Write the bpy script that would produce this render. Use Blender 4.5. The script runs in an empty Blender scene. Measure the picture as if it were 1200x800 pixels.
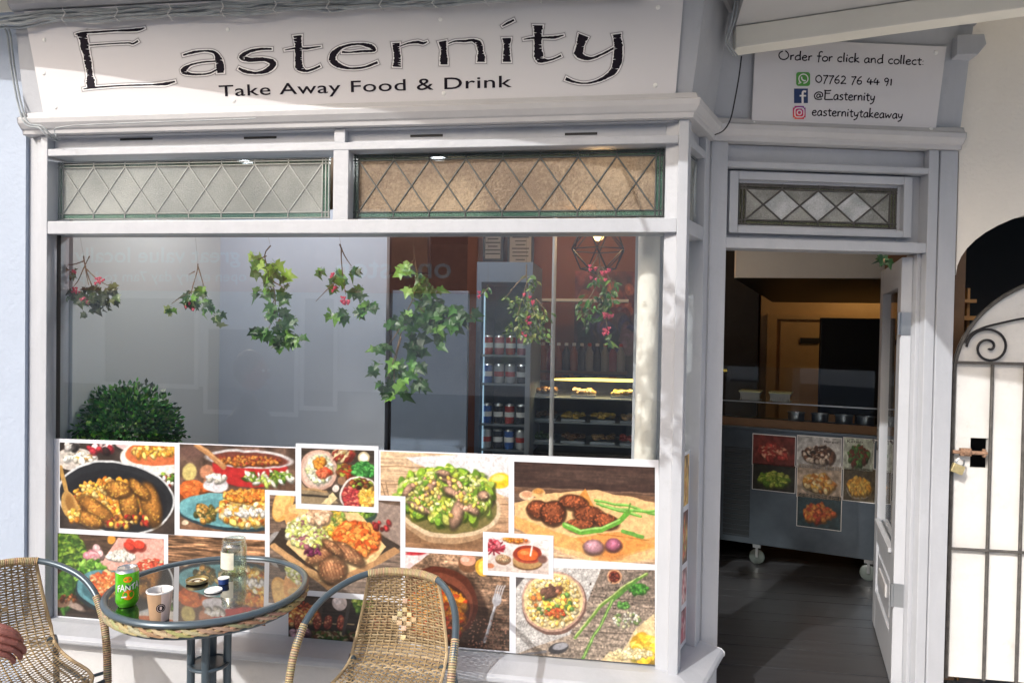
import bpy, math, random
import numpy as np
from mathutils import Vector, Matrix
# ------------------------------------------------------------------ camera, sky, sun, exposure
scene = bpy.context.scene
COL = scene.collection
CAM_YAW, CAM_PITCH, CAM_ROLL, CAM_F = 0.149929, 0.018094, 0.016964, 850.0
EYE = Vector((0, 0, 1.57))
_F = Vector((-math.sin(CAM_YAW)*math.cos(CAM_PITCH), math.cos(CAM_YAW)*math.cos(CAM_PITCH), -math.sin(CAM_PITCH)))
_Rt = _F.cross(Vector((0, 0, 1))).normalized(); _U = _Rt.cross(_F)
_c, _s = math.cos(CAM_ROLL), math.sin(CAM_ROLL)
_X = _c*_Rt + _s*_U; _Y = -_s*_Rt + _c*_U
cam = bpy.data.cameras.new('camera'); camo = bpy.data.objects.new('camera', cam); COL.objects.link(camo)
m = Matrix((( _X.x, _Y.x, -_F.x, EYE.x), (_X.y, _Y.y, -_F.y, EYE.y), (_X.z, _Y.z, -_F.z, EYE.z), (0, 0, 0, 1)))
camo.matrix_world = m
cam.sensor_width = 36; cam.lens = 36*CAM_F/1200; cam.clip_end = 300; cam.clip_start = 0.05
scene.camera = camo
SUN = Vector((0.62, 1.0, -0.82)).normalized()          # the way the light travels
EL = math.asin(-SUN.z); AZ = math.atan2(-SUN.x, -SUN.y)  # towards the sun, clockwise from +y
world = bpy.data.worlds.new('World'); scene.world = world; world.use_nodes = True
nt = world.node_tree; bg = nt.nodes['Background']
sky = nt.nodes.new('ShaderNodeTexSky'); sky.sky_type = 'NISHITA'; sky.sun_disc = False
sky.sun_elevation = EL; sky.sun_rotation = AZ; sky.air_density = 1.0; sky.dust_density = 5.0; sky.ozone_density = 0.4
nt.links.new(sky.outputs[0], bg.inputs[0]); bg.inputs[1].default_value = 0.15
sl = bpy.data.lights.new('sun', 'SUN'); sl.energy = 2.0; sl.angle = math.radians(0.5); sl.color = (1, 0.975, 0.94)
so = bpy.data.objects.new('sun', sl); COL.objects.link(so); so.rotation_euler = SUN.to_track_quat('-Z', 'Y').to_euler()
so.location = (-3, -6, 9)
scene.view_settings.view_transform = 'Standard'; scene.view_settings.look = 'None'
scene.view_settings.exposure = 0.70; scene.view_settings.gamma = 1
scene.render.engine = 'CYCLES'
try:
    scene.cycles.max_bounces = 8; scene.cycles.transparent_max_bounces = 16; scene.cycles.caustics_reflective = False
except Exception: pass
R = random.Random(7)

# ------------------------------------------------------------------ survey helpers: sight line of the photo met with a real plane
def ray(px, py): return (px-600)*_X - (py-400)*_Y + CAM_F*_F
def AY(px, py, y): d = ray(px, py); return EYE + d*(y/d.y)
def AZp(px, py, z): d = ray(px, py); return EYE + d*((z-1.57)/d.z)
def APL(px, py, P, n): d = ray(px, py); return EYE + d*((Vector(P)-EYE).dot(n)/d.dot(n))

# ------------------------------------------------------------------ materials
def lin(c):
    if max(c) > 1.0001: c = [v/255 for v in c]
    return tuple((v/12.92 if v <= .04045 else ((v+.055)/1.055)**2.4) for v in c)
def mat(name, col, rough=.5, metal=0, noise=0, nscale=8, bump=0, bscale=60, emit=0, spec=.5, coat=0, lincol=False, streak=None, vcol=False, dirt=0):
    m = bpy.data.materials.new(name); m.use_nodes = True; t = m.node_tree; b = t.nodes['Principled BSDF']
    c = tuple(col) if lincol else lin(col)
    b.inputs['Base Color'].default_value = (*c, 1); b.inputs['Roughness'].default_value = rough; b.inputs['Metallic'].default_value = metal
    b.inputs['Specular IOR Level'].default_value = spec
    if coat: b.inputs['Coat Weight'].default_value = coat; b.inputs['Coat Roughness'].default_value = .08
    tc = t.nodes.new('ShaderNodeTexCoord')
    src = None
    if vcol:
        a = t.nodes.new('ShaderNodeVertexColor'); a.layer_name = 'Col'; src = a.outputs[0]
    if noise or dirt:
        mp = t.nodes.new('ShaderNodeMapping'); t.links.new(tc.outputs['Object'], mp.inputs[0])
        if streak: mp.inputs['Scale'].default_value = streak
        n = t.nodes.new('ShaderNodeTexNoise'); n.inputs['Scale'].default_value = nscale; n.inputs['Detail'].default_value = 8; n.inputs['Roughness'].default_value = .65
        t.links.new(mp.outputs[0], n.inputs[0])
        r = t.nodes.new('ShaderNodeMapRange'); r.inputs['From Min'].default_value = .25; r.inputs['From Max'].default_value = .75
        r.inputs['To Min'].default_value = 1-noise; r.inputs['To Max'].default_value = 1+noise*.6
        t.links.new(n.outputs[0], r.inputs[0])
        mx = t.nodes.new('ShaderNodeMix'); mx.data_type = 'RGBA'; mx.blend_type = 'MULTIPLY'; mx.inputs[0].default_value = 1
        if src: t.links.new(src, mx.inputs[6])
        else: mx.inputs[6].default_value = (*c, 1)
        t.links.new(r.outputs[0], mx.inputs[7]); src = mx.outputs[2]
        if dirt:
            n2 = t.nodes.new('ShaderNodeTexNoise'); n2.inputs['Scale'].default_value = 6.5; n2.inputs['Detail'].default_value = 12; n2.inputs['Roughness'].default_value = .8
            t.links.new(tc.outputs['Object'], n2.inputs[0])
            r2 = t.nodes.new('ShaderNodeMapRange'); r2.inputs['From Min'].default_value = .56; r2.inputs['From Max'].default_value = .72; r2.inputs['To Max'].default_value = dirt
            t.links.new(n2.outputs[0], r2.inputs[0])
            m2 = t.nodes.new('ShaderNodeMix'); m2.data_type = 'RGBA'; m2.blend_type = 'MIX'
            t.links.new(r2.outputs[0], m2.inputs[0]); t.links.new(src, m2.inputs[6]); m2.inputs[7].default_value = (c[0]*.55, c[1]*.52, c[2]*.46, 1)
            src = m2.outputs[2]
    if src: t.links.new(src, b.inputs['Base Color'])
    if bump:
        n = t.nodes.new('ShaderNodeTexNoise'); n.inputs['Scale'].default_value = bscale; n.inputs['Detail'].default_value = 5
        t.links.new(tc.outputs['Object'], n.inputs[0])
        bp = t.nodes.new('ShaderNodeBump'); bp.inputs['Strength'].default_value = bump; bp.inputs['Distance'].default_value = .01
        t.links.new(n.outputs[0], bp.inputs['Height']); t.links.new(bp.outputs[0], b.inputs['Normal'])
    if emit: b.inputs['Emission Color'].default_value = (*c, 1); b.inputs['Emission Strength'].default_value = emit
    return m
def glass_mat(name, tint=(1, 1, 1), f0=.04, rough=0.0):
    """thin pane: clear, with a mirror share that rises towards grazing view (Schlick), the same from both sides"""
    m = bpy.data.materials.new(name); m.use_nodes = True; t = m.node_tree; t.nodes.clear(); N = t.nodes.new; L = t.links.new
    o = N('ShaderNodeOutputMaterial'); mx = N('ShaderNodeMixShader'); tr = N('ShaderNodeBsdfTransparent'); g = N('ShaderNodeBsdfGlossy'); ge = N('ShaderNodeNewGeometry')
    d = N('ShaderNodeVectorMath'); d.operation = 'DOT_PRODUCT'; L(ge.outputs['Normal'], d.inputs[0]); L(ge.outputs['Incoming'], d.inputs[1])
    a = N('ShaderNodeMath'); a.operation = 'ABSOLUTE'; L(d.outputs['Value'], a.inputs[0])
    b = N('ShaderNodeMath'); b.operation = 'SUBTRACT'; b.inputs[0].default_value = 1; b.use_clamp = True; L(a.outputs[0], b.inputs[1])
    p = N('ShaderNodeMath'); p.operation = 'POWER'; p.inputs[1].default_value = 5; L(b.outputs[0], p.inputs[0])
    q = N('ShaderNodeMath'); q.operation = 'MULTIPLY_ADD'; q.inputs[1].default_value = 1-f0; q.inputs[2].default_value = f0; q.use_clamp = True; L(p.outputs[0], q.inputs[0])
    tr.inputs[0].default_value = (*tint, 1); g.inputs['Roughness'].default_value = rough; g.inputs[0].default_value = (1, 1, 1, 1)
    L(q.outputs[0], mx.inputs[0]); L(tr.outputs[0], mx.inputs[1]); L(g.outputs[0], mx.inputs[2]); L(mx.outputs[0], o.inputs[0])
    return m
def leaf_mat(name, col):
    m = mat(name, col, .38, noise=.35, nscale=22, vcol=True, spec=.5)
    t = m.node_tree; b = t.nodes['Principled BSDF']; o = [n for n in t.nodes if n.type == 'OUTPUT_MATERIAL'][0]
    tl = t.nodes.new('ShaderNodeBsdfTranslucent'); mx = t.nodes.new('ShaderNodeMixShader'); mx.inputs[0].default_value = .28
    vc = [n for n in t.nodes if n.type == 'VERTEX_COLOR'][0]
    hs = t.nodes.new('ShaderNodeHueSaturation'); hs.inputs['Value'].default_value = 1.8; t.links.new(vc.outputs[0], hs.inputs['Color']); t.links.new(hs.outputs[0], tl.inputs[0])
    t.links.new(b.outputs[0], mx.inputs[1]); t.links.new(tl.outputs[0], mx.inputs[2]); t.links.new(mx.outputs[0], o.inputs[0])
    return m
M = {}
M['paint'] = mat('grey_gloss_paint', (.425, .445, .485), .36, noise=.09, nscale=9, bump=.16, bscale=40, lincol=True, dirt=.22, streak=(1, 1, .35))
M['paint2'] = mat('pale_moulding_paint', (.50, .50, .515), .36, noise=.09, nscale=7, bump=.12, bscale=40, lincol=True, dirt=.1)
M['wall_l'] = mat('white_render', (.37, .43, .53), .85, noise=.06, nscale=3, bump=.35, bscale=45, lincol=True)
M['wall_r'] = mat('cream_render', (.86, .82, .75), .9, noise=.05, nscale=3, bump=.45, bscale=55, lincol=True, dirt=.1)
M['riser'] = mat('white_masonry_paint', (.60, .60, .61), .8, lincol=True, noise=.08, nscale=6, bump=.3, bscale=40, dirt=.3)
M['gate'] = mat('gate_white_paint', (.66, .655, .64), .6, lincol=True, noise=.12, nscale=5, bump=.4, bscale=30, dirt=.35)
M['cream'] = mat('cream_soffit', (.80, .78, .70), .8, noise=.06, nscale=4, lincol=True, dirt=.1)
M['soffitg'] = mat('grey_soffit', (.50, .50, .50), .8, noise=.06, nscale=4, lincol=True)  # grey puts the soffit's shade into its colour; the thin pipe shares it
M['signw'] = mat('sign_board_white', (.66, .65, .67), .28, noise=.02, nscale=2, lincol=True)
M['ink'] = mat('sign_ink', (.010, .007, .014), .7, lincol=True, spec=.15)
M['inkgrey'] = mat('sign_halo_grey', (.40, .40, .41), .4, lincol=True)
M['halo'] = mat('sign_halo_white', (.80, .79, .80), .4, lincol=True)
M['black'] = mat('black_rubber', (.012, .012, .013), .6, lincol=True)
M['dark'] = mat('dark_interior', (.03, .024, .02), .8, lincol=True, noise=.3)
M['glass'] = glass_mat('window_glass', (.96, .975, .975), .068)
M['glass_thin'] = glass_mat('clear_glass', (.96, .98, .98), .035)
M['lead'] = mat('lead_came', (.34, .36, .36), .3, .7, lincol=True, noise=.2, nscale=60)
M['steel'] = mat('stainless_steel', (.42, .45, .48), .3, 1, lincol=True, noise=.15, nscale=6, bump=.08, bscale=14)
M['tube'] = mat('blue_grey_powder_coat', (.075, .105, .13), .32, .3, lincol=True, noise=.12, nscale=30)
M['leaddark'] = mat('dark_lead', (.09, .10, .10), .4, .5, lincol=True, noise=.25, nscale=60)
M['screwcap'] = mat('white_screw_cap', (.85, .85, .83), .25, lincol=True)
M['white'] = mat('white_plastic', (.78, .78, .78), .35, lincol=True)
M['paper'] = mat('white_vinyl', (.62, .64, .69), .3, lincol=True)
M['print'] = mat('printed_vinyl', (1, 1, 1), .3, vcol=True, lincol=True)
M['wicker'] = mat('woven_rattan', (1, 1, 1), .5, vcol=True, lincol=True, noise=.25, nscale=70)
M['leaf'] = leaf_mat('leaf', (.1, .2, .05))
M['stem'] = mat('woody_stem', (.16, .10, .05), .7, lincol=True, noise=.3, nscale=60)
M['gstem'] = mat('green_stem', (.16, .22, .06), .6, lincol=True, noise=.3, nscale=60)
M['berry'] = mat('pink_berry', (.62, .06, .12), .35, lincol=True, noise=.3, nscale=80)
M['iron'] = mat('rusty_painted_iron', (.10, .095, .09), .6, .3, lincol=True, noise=.5, nscale=30, bump=.3, bscale=90)
M['ironblk'] = mat('black_iron', (.022, .022, .026), .45, .4, lincol=True, noise=.3, nscale=40)

ABS = set()
# ------------------------------------------------------------------ mesh builder
class MB:
    def __init__(s): s.v = []; s.f = []; s.c = []; s.col = None
    def _v(s, p):
        s.v.append(tuple(p)); s.c.append(s.col); return len(s.v)-1
    def box(s, a, b, M4=None, bev=0):
        x0, y0, z0 = a; x1, y1, z1 = b
        P = [(x0,y0,z0),(x1,y0,z0),(x1,y1,z0),(x0,y1,z0),(x0,y0,z1),(x1,y0,z1),(x1,y1,z1),(x0,y1,z1)]
        i = [s._v(M4 @ Vector(p) if M4 else p) for p in P]
        for q in ((0,3,2,1),(4,5,6,7),(0,1,5,4),(1,2,6,5),(2,3,7,6),(3,0,4,7)): s.f.append(tuple(i[k] for k in q))
        return s
    def tube(s, pts, r, n=8, cap=True, sm=0):
        pts = [Vector(p) for p in pts]
        rr = r if isinstance(r, (list, tuple)) else [r]*len(pts)
        if sm:
            pts, rr = smooth(pts, rr, sm)
        up = None; rings = []
        for k, p in enumerate(pts):
            t = (pts[min(k+1, len(pts)-1)] - pts[max(k-1, 0)])
            if t.length < 1e-9: t = Vector((0, 0, 1))
            t.normalize()
            if up is None:
                up = Vector((0, 0, 1)) if abs(t.z) < .9 else Vector((1, 0, 0))
            u = (up - t*up.dot(t)); 
            if u.length < 1e-6: u = t.orthogonal()
            u.normalize(); w = t.cross(u); up = u
            rings.append([s._v(p + rr[k]*(math.cos(2*math.pi*j/n)*u + math.sin(2*math.pi*j/n)*w)) for j in range(n)])
        for a, b in zip(rings, rings[1:]):
            for j in range(n): s.f.append((a[j], a[(j+1) % n], b[(j+1) % n], b[j]))
        if cap: s.f.append(tuple(reversed(rings[0]))); s.f.append(tuple(rings[-1]))
        return s
    def lathe(s, prof, c=(0, 0, 0), n=32, axis=None, a0=0, a1=2*math.pi):
        c = Vector(c); rings = []
        Q = Vector((0, 0, 1)).rotation_difference(Vector(axis)).to_matrix() if axis else Matrix.Identity(3)
        full = abs(a1-a0-2*math.pi) < 1e-6; N = n if full else n+1
        for r, z in prof:
            if r < 1e-7: rings.append([s._v(c + Q @ Vector((0, 0, z)))]*N)
            else: rings.append([s._v(c + Q @ Vector((r*math.cos(a0+(a1-a0)*j/n), r*math.sin(a0+(a1-a0)*j/n), z))) for j in range(N)])
        for a, b in zip(rings, rings[1:]):
            for j in range(n):
                q = [a[j], a[(j+1) % N], b[(j+1) % N], b[j]]
                q2 = []
                for x in q:
                    if x not in q2: q2.append(x)
                if len(q2) > 2: s.f.append(tuple(q2))
        return s
    def sphere(s, c, r, n=12, sc=(1, 1, 1), rings=8):
        c = Vector(c); R_ = []
        for i in range(rings+1):
            th = math.pi*i/rings
            if i in (0, rings): R_.append([s._v(c + Vector((0, 0, (1 if i == 0 else -1)*r*sc[2])))]*n)
            else: R_.append([s._v(c + Vector((r*sc[0]*math.sin(th)*math.cos(2*math.pi*j/n), r*sc[1]*math.sin(th)*math.sin(2*math.pi*j/n), r*sc[2]*math.cos(th)))) for j in range(n)])
        for a, b in zip(R_, R_[1:]):
            for j in range(n):
                q2 = []
                for x in (a[j], b[j], b[(j+1) % n], a[(j+1) % n]):
                    if x not in q2: q2.append(x)
                if len(q2) > 2: s.f.append(tuple(q2))
        return s
    def poly(s, pts): s.f.append(tuple(s._v(p) for p in pts)); return s
    def prism(s, pts, d):
        d = Vector(d); a = [s._v(p) for p in pts]; b = [s._v(Vector(p)+d) for p in pts]
        s.f.append(tuple(a)); s.f.append(tuple(reversed(b)))
        for k in range(len(a)): s.f.append((a[k], b[k], b[(k+1) % len(a)], a[(k+1) % len(a)]))
        return s
    def sweep(s, path, prof, caps=True):
        """profile [(out, z)] run along a plan path [(x, y)]; out is to the street side"""
        n = len(path); nr = []
        for k in range(n):
            ns = []
            for a, b in ((k-1, k), (k, k+1)):
                if a < 0 or b >= n: continue
                d = Vector((path[b][0]-path[a][0], path[b][1]-path[a][1])).normalized(); ns.append(Vector((d.y, -d.x)))
            if len(ns) == 1: nr.append(ns[0])
            else:
                mm = (ns[0]+ns[1]).normalized(); nr.append(mm/ max(.3, mm.dot(ns[0])))
        rows = [[s._v((path[k][0]+nr[k].x*o, path[k][1]+nr[k].y*o, z)) for (o, z) in prof] for k in range(n)]
        m_ = len(prof)
        for a, b in zip(rows, rows[1:]):
            for j in range(m_): s.f.append((a[j], a[(j+1) % m_], b[(j+1) % m_], b[j]))
        if caps: s.f.append(tuple(rows[0])); s.f.append(tuple(reversed(rows[-1])))
        return s
    def build(s, name, mt, parent=None, smooth_=False, bevel=0, kind=None):
        me = bpy.data.meshes.new(name); me.from_pydata(s.v, [], s.f); me.validate()
        if any(c is not None for c in s.c) and len(me.vertices) == len(s.v):
            a = me.color_attributes.new('Col', 'FLOAT_COLOR', 'POINT')
            arr = np.ones((len(s.v), 4), dtype=np.float32)
            arr[:, :3] = [c if c is not None else (.5, .5, .5) for c in s.c]
            a.data.foreach_set('color', arr.ravel())
        me.materials.append(mt)
        if smooth_:
            me.polygons.foreach_set('use_smooth', [True]*len(me.polygons))
            try: me.set_sharp_from_angle(angle=math.radians(40))
            except Exception: pass
        me.update()
        o = bpy.data.objects.new(name, me); COL.objects.link(o)
        if parent: o.parent = parent; o.matrix_parent_inverse = Matrix.Identity(4); o.location = -parent.location if parent.name in ABS else (0, 0, 0)
        if bevel:
            b = o.modifiers.new('bev', 'BEVEL'); b.width = bevel; b.segments = 2; b.limit_method = 'ANGLE'; b.angle_limit = math.radians(50)
        if kind: o['kind'] = kind
        return o
def smooth(pts, rr, k=4):
    out = []; ro = []
    n = len(pts)
    for i in range(n-1):
        p0 = pts[max(i-1, 0)]; p1 = pts[i]; p2 = pts[i+1]; p3 = pts[min(i+2, n-1)]
        for j in range(k):
            t = j/k
            out.append(.5*((2*p1)+(-p0+p2)*t+(2*p0-5*p1+4*p2-p3)*t*t+(-p0+3*p1-3*p2+p3)*t**3)); ro.append(rr[i]*(1-t)+rr[i+1]*t)
    out.append(pts[-1]); ro.append(rr[-1]); return out, ro
def tag(o, label=None, cat=None, group=None, kind=None):
    if label: o['label'] = label
    if cat: o['category'] = cat
    if group: o['group'] = group
    if kind: o['kind'] = kind
    return o
def thing(name, label, cat, loc=(0, 0, 0), rz=0, group=None):
    """Empty at the base; parts are modelled in its local frame, or in world coordinates when made with place()"""
    o = bpy.data.objects.new(name, None); COL.objects.link(o); o.location = loc; o.rotation_euler = (0, 0, rz); o.empty_display_size = .05
    return tag(o, label, cat, group)
def place(name, label, cat, loc, group=None):
    o = thing(name, label, cat, loc, 0, group); ABS.add(o.name); return o
def copy_tree(o, parent=None):
    c = o.copy(); COL.objects.link(c); c.parent = parent
    for ch in list(o.children): copy_tree(ch, c)
    return c
def text_mesh(txt, bold=0.0, font_space=1.0):
    cu = bpy.data.curves.new('t', 'FONT'); cu.body = txt; cu.size = 1; cu.offset = bold; cu.space_character = font_space; cu.resolution_u = 4
    o = bpy.data.objects.new('t', cu); COL.objects.link(o)
    dg = bpy.context.evaluated_depsgraph_get(); me = bpy.data.meshes.new_from_object(o.evaluated_get(dg))
    vs = [v.co.copy() for v in me.vertices]; fs = [tuple(p.vertices) for p in me.polygons]
    bpy.data.objects.remove(o); bpy.data.meshes.remove(me); bpy.data.curves.remove(cu)
    return vs, fs
def build_words(mb, name, mt, parent, ex, gap):
    """one mesh a word: islands of the lettering, split wherever a gap along ex is wider than a space"""
    n = len(mb.v); par = list(range(n))
    def root(i):
        while par[i] != i: par[i] = par[par[i]]; i = par[i]
        return i
    for f in mb.f:
        for i in f[1:]: par[root(i)] = root(f[0])
    isl = {}
    for f in mb.f: isl.setdefault(root(f[0]), []).append(f)
    ex = Vector(ex).normalized(); items = []
    for r_, fs in isl.items():
        xs = [Vector(mb.v[i]).dot(ex) for f in fs for i in f]; items.append((min(xs), max(xs), fs))
    items.sort(key=lambda q: q[0]); words = []; right = None
    for a_, b_, fs in items:
        if right is None or a_-right > gap: words.append([])
        right = b_ if right is None or a_-right > gap else max(right, b_); words[-1] += fs
    for fs in words:
        w = MB(); mp = {}
        for f in fs:
            for i in f:
                if i not in mp: mp[i] = w._v(mb.v[i])
        w.f = [tuple(mp[i] for i in f) for f in fs]; w.build(name, mt, parent)
def add_text(mb, txt, P0, P1, up, cap, bold=0.0, lift=Vector((0, 0, 0)), sp=1.0):
    """fit text between baseline points P0..P1, cap height cap along up"""
    vs, fs = text_mesh(txt, bold, sp)
    x0 = min(v.x for v in vs); x1 = max(v.x for v in vs)
    P0 = Vector(P0); P1 = Vector(P1); up = Vector(up).normalized(); ex = (P1-P0)/(x1-x0); k = cap/.70
    b = len(mb.v)
    for v in vs: mb._v(P0 + ex*(v.x-x0) + up*(v.y*k) + lift)
    for f in fs: mb.f.append(tuple(b+i for i in f))
# ------------------------------------------------------------------ levels and plan of the shopfront
def ZB(py, px=434): return AY(px, py, 2.8).z
def XB(px, py=300, y=2.8): return AY(px, py, y).x
PB = [(-2.56, 2.80), (.235, 2.80), (.353, 3.131), (1.415, 3.383)]
ZC = ZB(149)                      # underside of the cornice
Z_R1t, Z_R1b = ZB(166), ZB(175)   # rail over the transom lights
Z_R2t, Z_R2b = ZB(257), ZB(273)   # rail under them
Z_SILL = .262
FL = .0                          # shop floor
DANG = math.atan2(PB[3][1]-PB[2][1], PB[3][0]-PB[2][0])
MD = Matrix.Translation((PB[2][0], PB[2][1], 0)) @ Matrix.Rotation(DANG, 4, 'Z')      # door plane frame: x along, y inwards
ND = Vector((-math.sin(DANG), math.cos(DANG), 0))
def DL(px, py, dep=0):            # sight line met with the door plane (dep behind it), in door plane coordinates
    p = APL(px, py, Vector((PB[2][0], PB[2][1], 0))+ND*dep, ND); return MD.inverted() @ p
SANG = math.atan2(PB[2][1]-PB[1][1], PB[2][0]-PB[1][0])
MS = Matrix.Translation((PB[1][0], PB[1][1], 0)) @ Matrix.Rotation(SANG, 4, 'Z'); SLEN = math.hypot(PB[2][0]-PB[1][0], PB[2][1]-PB[1][1])

# ------------------------------------------------------------------ ground
M['boards'] = mat('grey_floorboards', (.042, .043, .047), .33, noise=.45, nscale=2.2, lincol=True, streak=(1.2, 14, 1))
M['paving'] = mat('paving', (.62, .60, .57), .9, noise=.25, nscale=6, bump=.3, bscale=30, lincol=True, dirt=.4)
M['asphalt'] = mat('asphalt', (.055, .055, .056), .9, noise=.3, nscale=40, bump=.4, bscale=150, lincol=True)
MB().box((-30, -2.2, -.22), (30, 12, -.10)).build('pavement', M['paving'], kind='structure')
MB().box((-60, -60, -.4), (60, 60, -.23)).build('road', M['asphalt'], kind='structure')
mb = MB()
for k in range(41): mb.box((-12+k*.6-.004, -2.1, -.1), (-12+k*.6+.004, 2.7, -.0985))
for k in range(8): mb.box((-12, -2.0+k*.6, -.0995), (12, -1.992+k*.6, -.098))
mb.build('paving_joint', M['asphalt'], kind='structure')

# ------------------------------------------------------------------ the takeaway shop
shop = place('takeaway_shop', 'grey painted takeaway shopfront with a big bay window, leaded transom lights and open entrance door', 'shop', (-1, 3, 0))
mb = MB()
o = .0
mb.sweep(PB, [(-.08, ZC), (.018, ZC), (.022, ZC+.018), (.03, ZC+.022), (.046, ZC+.042), (.050, ZC+.062), (.036, ZC+.070), (.030, ZC+.088), (.012, ZC+.094), (-.08, ZC+.094)])
mb.build('cornice', M['paint2'], shop, bevel=.002)
mb = MB(); zf = ZC+.0945
mb.sweep(PB, [(-.08, zf), (.010, zf), (.070, 2.868), (-.08, 2.868)]); mb.build('fascia', M['paint'], shop)
mb = MB(); mb.sweep(PB, [(-.08, 2.8685), (.085, 2.8685), (.10, 2.885), (.10, 2.905), (-.08, 2.905)]); mb.build('fascia_capping', M['paint2'], shop, bevel=.002)
# bay front frame
mb = MB()
xl, xr = XB(28), PB[1][0]
mb.box((-2.575, 2.832, -.1), (-2.522, 2.93, ZC)); mb.box((-2.5225, 2.815, -.1), (-2.492, 2.93, ZC)); mb.box((-2.4925, 2.80, -.1), (XB(55, 275), 2.93, ZC))
x0 = XB(55, 275); x1 = XB(793, 271)
mb.box((x1, 2.80, -.1), (xr, 2.90, ZC))
mb.box((x0, 2.802, Z_R1b), (x1, 2.93, Z_R1t)); mb.box((x0, 2.802, Z_R2b), (x1, 2.93, Z_R2t))
mb.box((x0, 2.808, ZB(149.5)-.004), (x1, 2.93, ZC))
mb.box((x0, 2.838, Z_R1t), (x1, 2.93, ZC-.004))
mb.box((XB(390, 200), 2.8035, Z_R2t-.001), (XB(408, 200), 2.925, Z_R1b+.001)); mb.box((XB(391, 160), 2.8045, Z_R1t-.001), (XB(404, 160), 2.925, ZC-.001))
mb.box((x0, 2.87, .05), (x1, 2.93, Z_SILL+.006))
# splay frame
for a, b in ((0.004, .045), (SLEN-.075, SLEN-.003)): mb.box((a, .002, -.1), (b, .09, ZC), MS)
for a, b in ((Z_R1b, Z_R1t), (Z_R2b, Z_R2t), (0.0, Z_SILL+.004)): mb.box((.0445, .005, a), (SLEN-.0745, .085, b), MS)
mb.prism([MS @ Vector(q) for q in ((SLEN-.06, .088, -.1), (SLEN-.004, .088, -.1), (SLEN+.03, .30, -.1), (SLEN-.06, .30, -.1))], (0, 0, 2.54))
mb.tube([(PB[2][0]+.012, PB[2][1]+.052, -.1), (PB[2][0]+.012, PB[2][1]+.052, ZC)], .05, 12)
mb.box((.0445, .03, Z_R1t), (SLEN-.0745, .085, ZC-.001), MS)
mb.build('window_frame', M['paint'], shop, bevel=.003)
for px in (160, 305, 500, 681):
    a = AY(px-19, 163.5-(px-160)*.012, 2.8378); b = AY(px+19, 163-(px-160)*.012, 2.8378)
    MB().box((a.x, 2.8355, (a.z+b.z)/2-.0045), (b.x, 2.84, (a.z+b.z)/2+.0045)).build('vent_slot', M['black'], shop)
# sill and riser
mb = MB(); mb.sweep(PB[:3], [(-.06, .205), (.060, .205), (.085, .212), (.10, .225), (.10, .240), (.088, .250), (0.0, Z_SILL+.003), (-.06, Z_SILL+.004)])
mb.build('window_sill', M['paint'], shop, bevel=.003)
mb = MB(); mb.sweep(PB[:3], [(-.06, -.1), (.012, -.1), (.012, .2045), (-.06, .2045)]); mb.sweep(PB[:3], [(.0125, -.1), (.03, -.1), (.03, -.03), (.0125, -.02)])
mb.build('stall_riser', M['riser'], shop)
# glazing
g = MB(); g.box((XB(60), 2.850, .25), (x1+.01, 2.856, Z_R2b+.01)).build('window_pane', M['glass'], shop)
g = MB(); g.box((.04, .045, .25), (SLEN-.07, .051, Z_R2b+.01), MS).build('side_pane', M['glass'], shop)
MB().box((XB(66.5, 400, 2.85), 2.8475, .26), (XB(71, 400, 2.85), 2.8495, Z_R2b)).build('black_seal', M['black'], shop)

def leadglass(parent, Mx, w, h, cells, bw, dep, cm, bm, label, bt=None, lm='lead', r=.0030):
    """leaded light in the local frame Mx (x along, y inwards, z up), lower left corner at the origin"""
    bt = bt or bw
    root = MB().box((bw, dep, bt), (w-bw, dep+.005, h-bt), Mx).build('leaded_glass', cm, parent); tag(root, label)
    b = MB()
    for a, c in (((0, dep+.0005, 0), (w, dep+.0045, bt)), ((0, dep+.0005, h-bt), (w, dep+.0045, h)), ((0, dep+.0005, bt), (bw, dep+.0045, h-bt)), ((w-bw, dep+.0005, bt), (w, dep+.0045, h-bt))): b.box(a, c, Mx)
    b.build('glass_border', bm, root)
    L = MB()
    def ln(p, q): L.tube([Mx @ Vector((p[0], dep-.001, p[1])), Mx @ Vector((q[0], dep-.001, q[1]))], r, 6)
    for t in (0.004, bw*.55, bw): ln((t, 0), (t, h)); ln((w-t, 0), (w-t, h))
    for t in (0.004, bt): ln((0, t), (w, t)); ln((0, h-t), (w, h-t))
    ln((0, h-bt*.5), (w, h-bt*.5)); 
    cw = (w-2*bw)/cells
    for k in range(cells):
        a = bw+k*cw; ln((a, bt), (a+cw, h-bt)); ln((a+cw, bt), (a, h-bt))
        if k: ln((a, 0), (a, bt)); ln((a, h-bt), (a, h))
    L.build('lead_came', M[lm], root)
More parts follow.
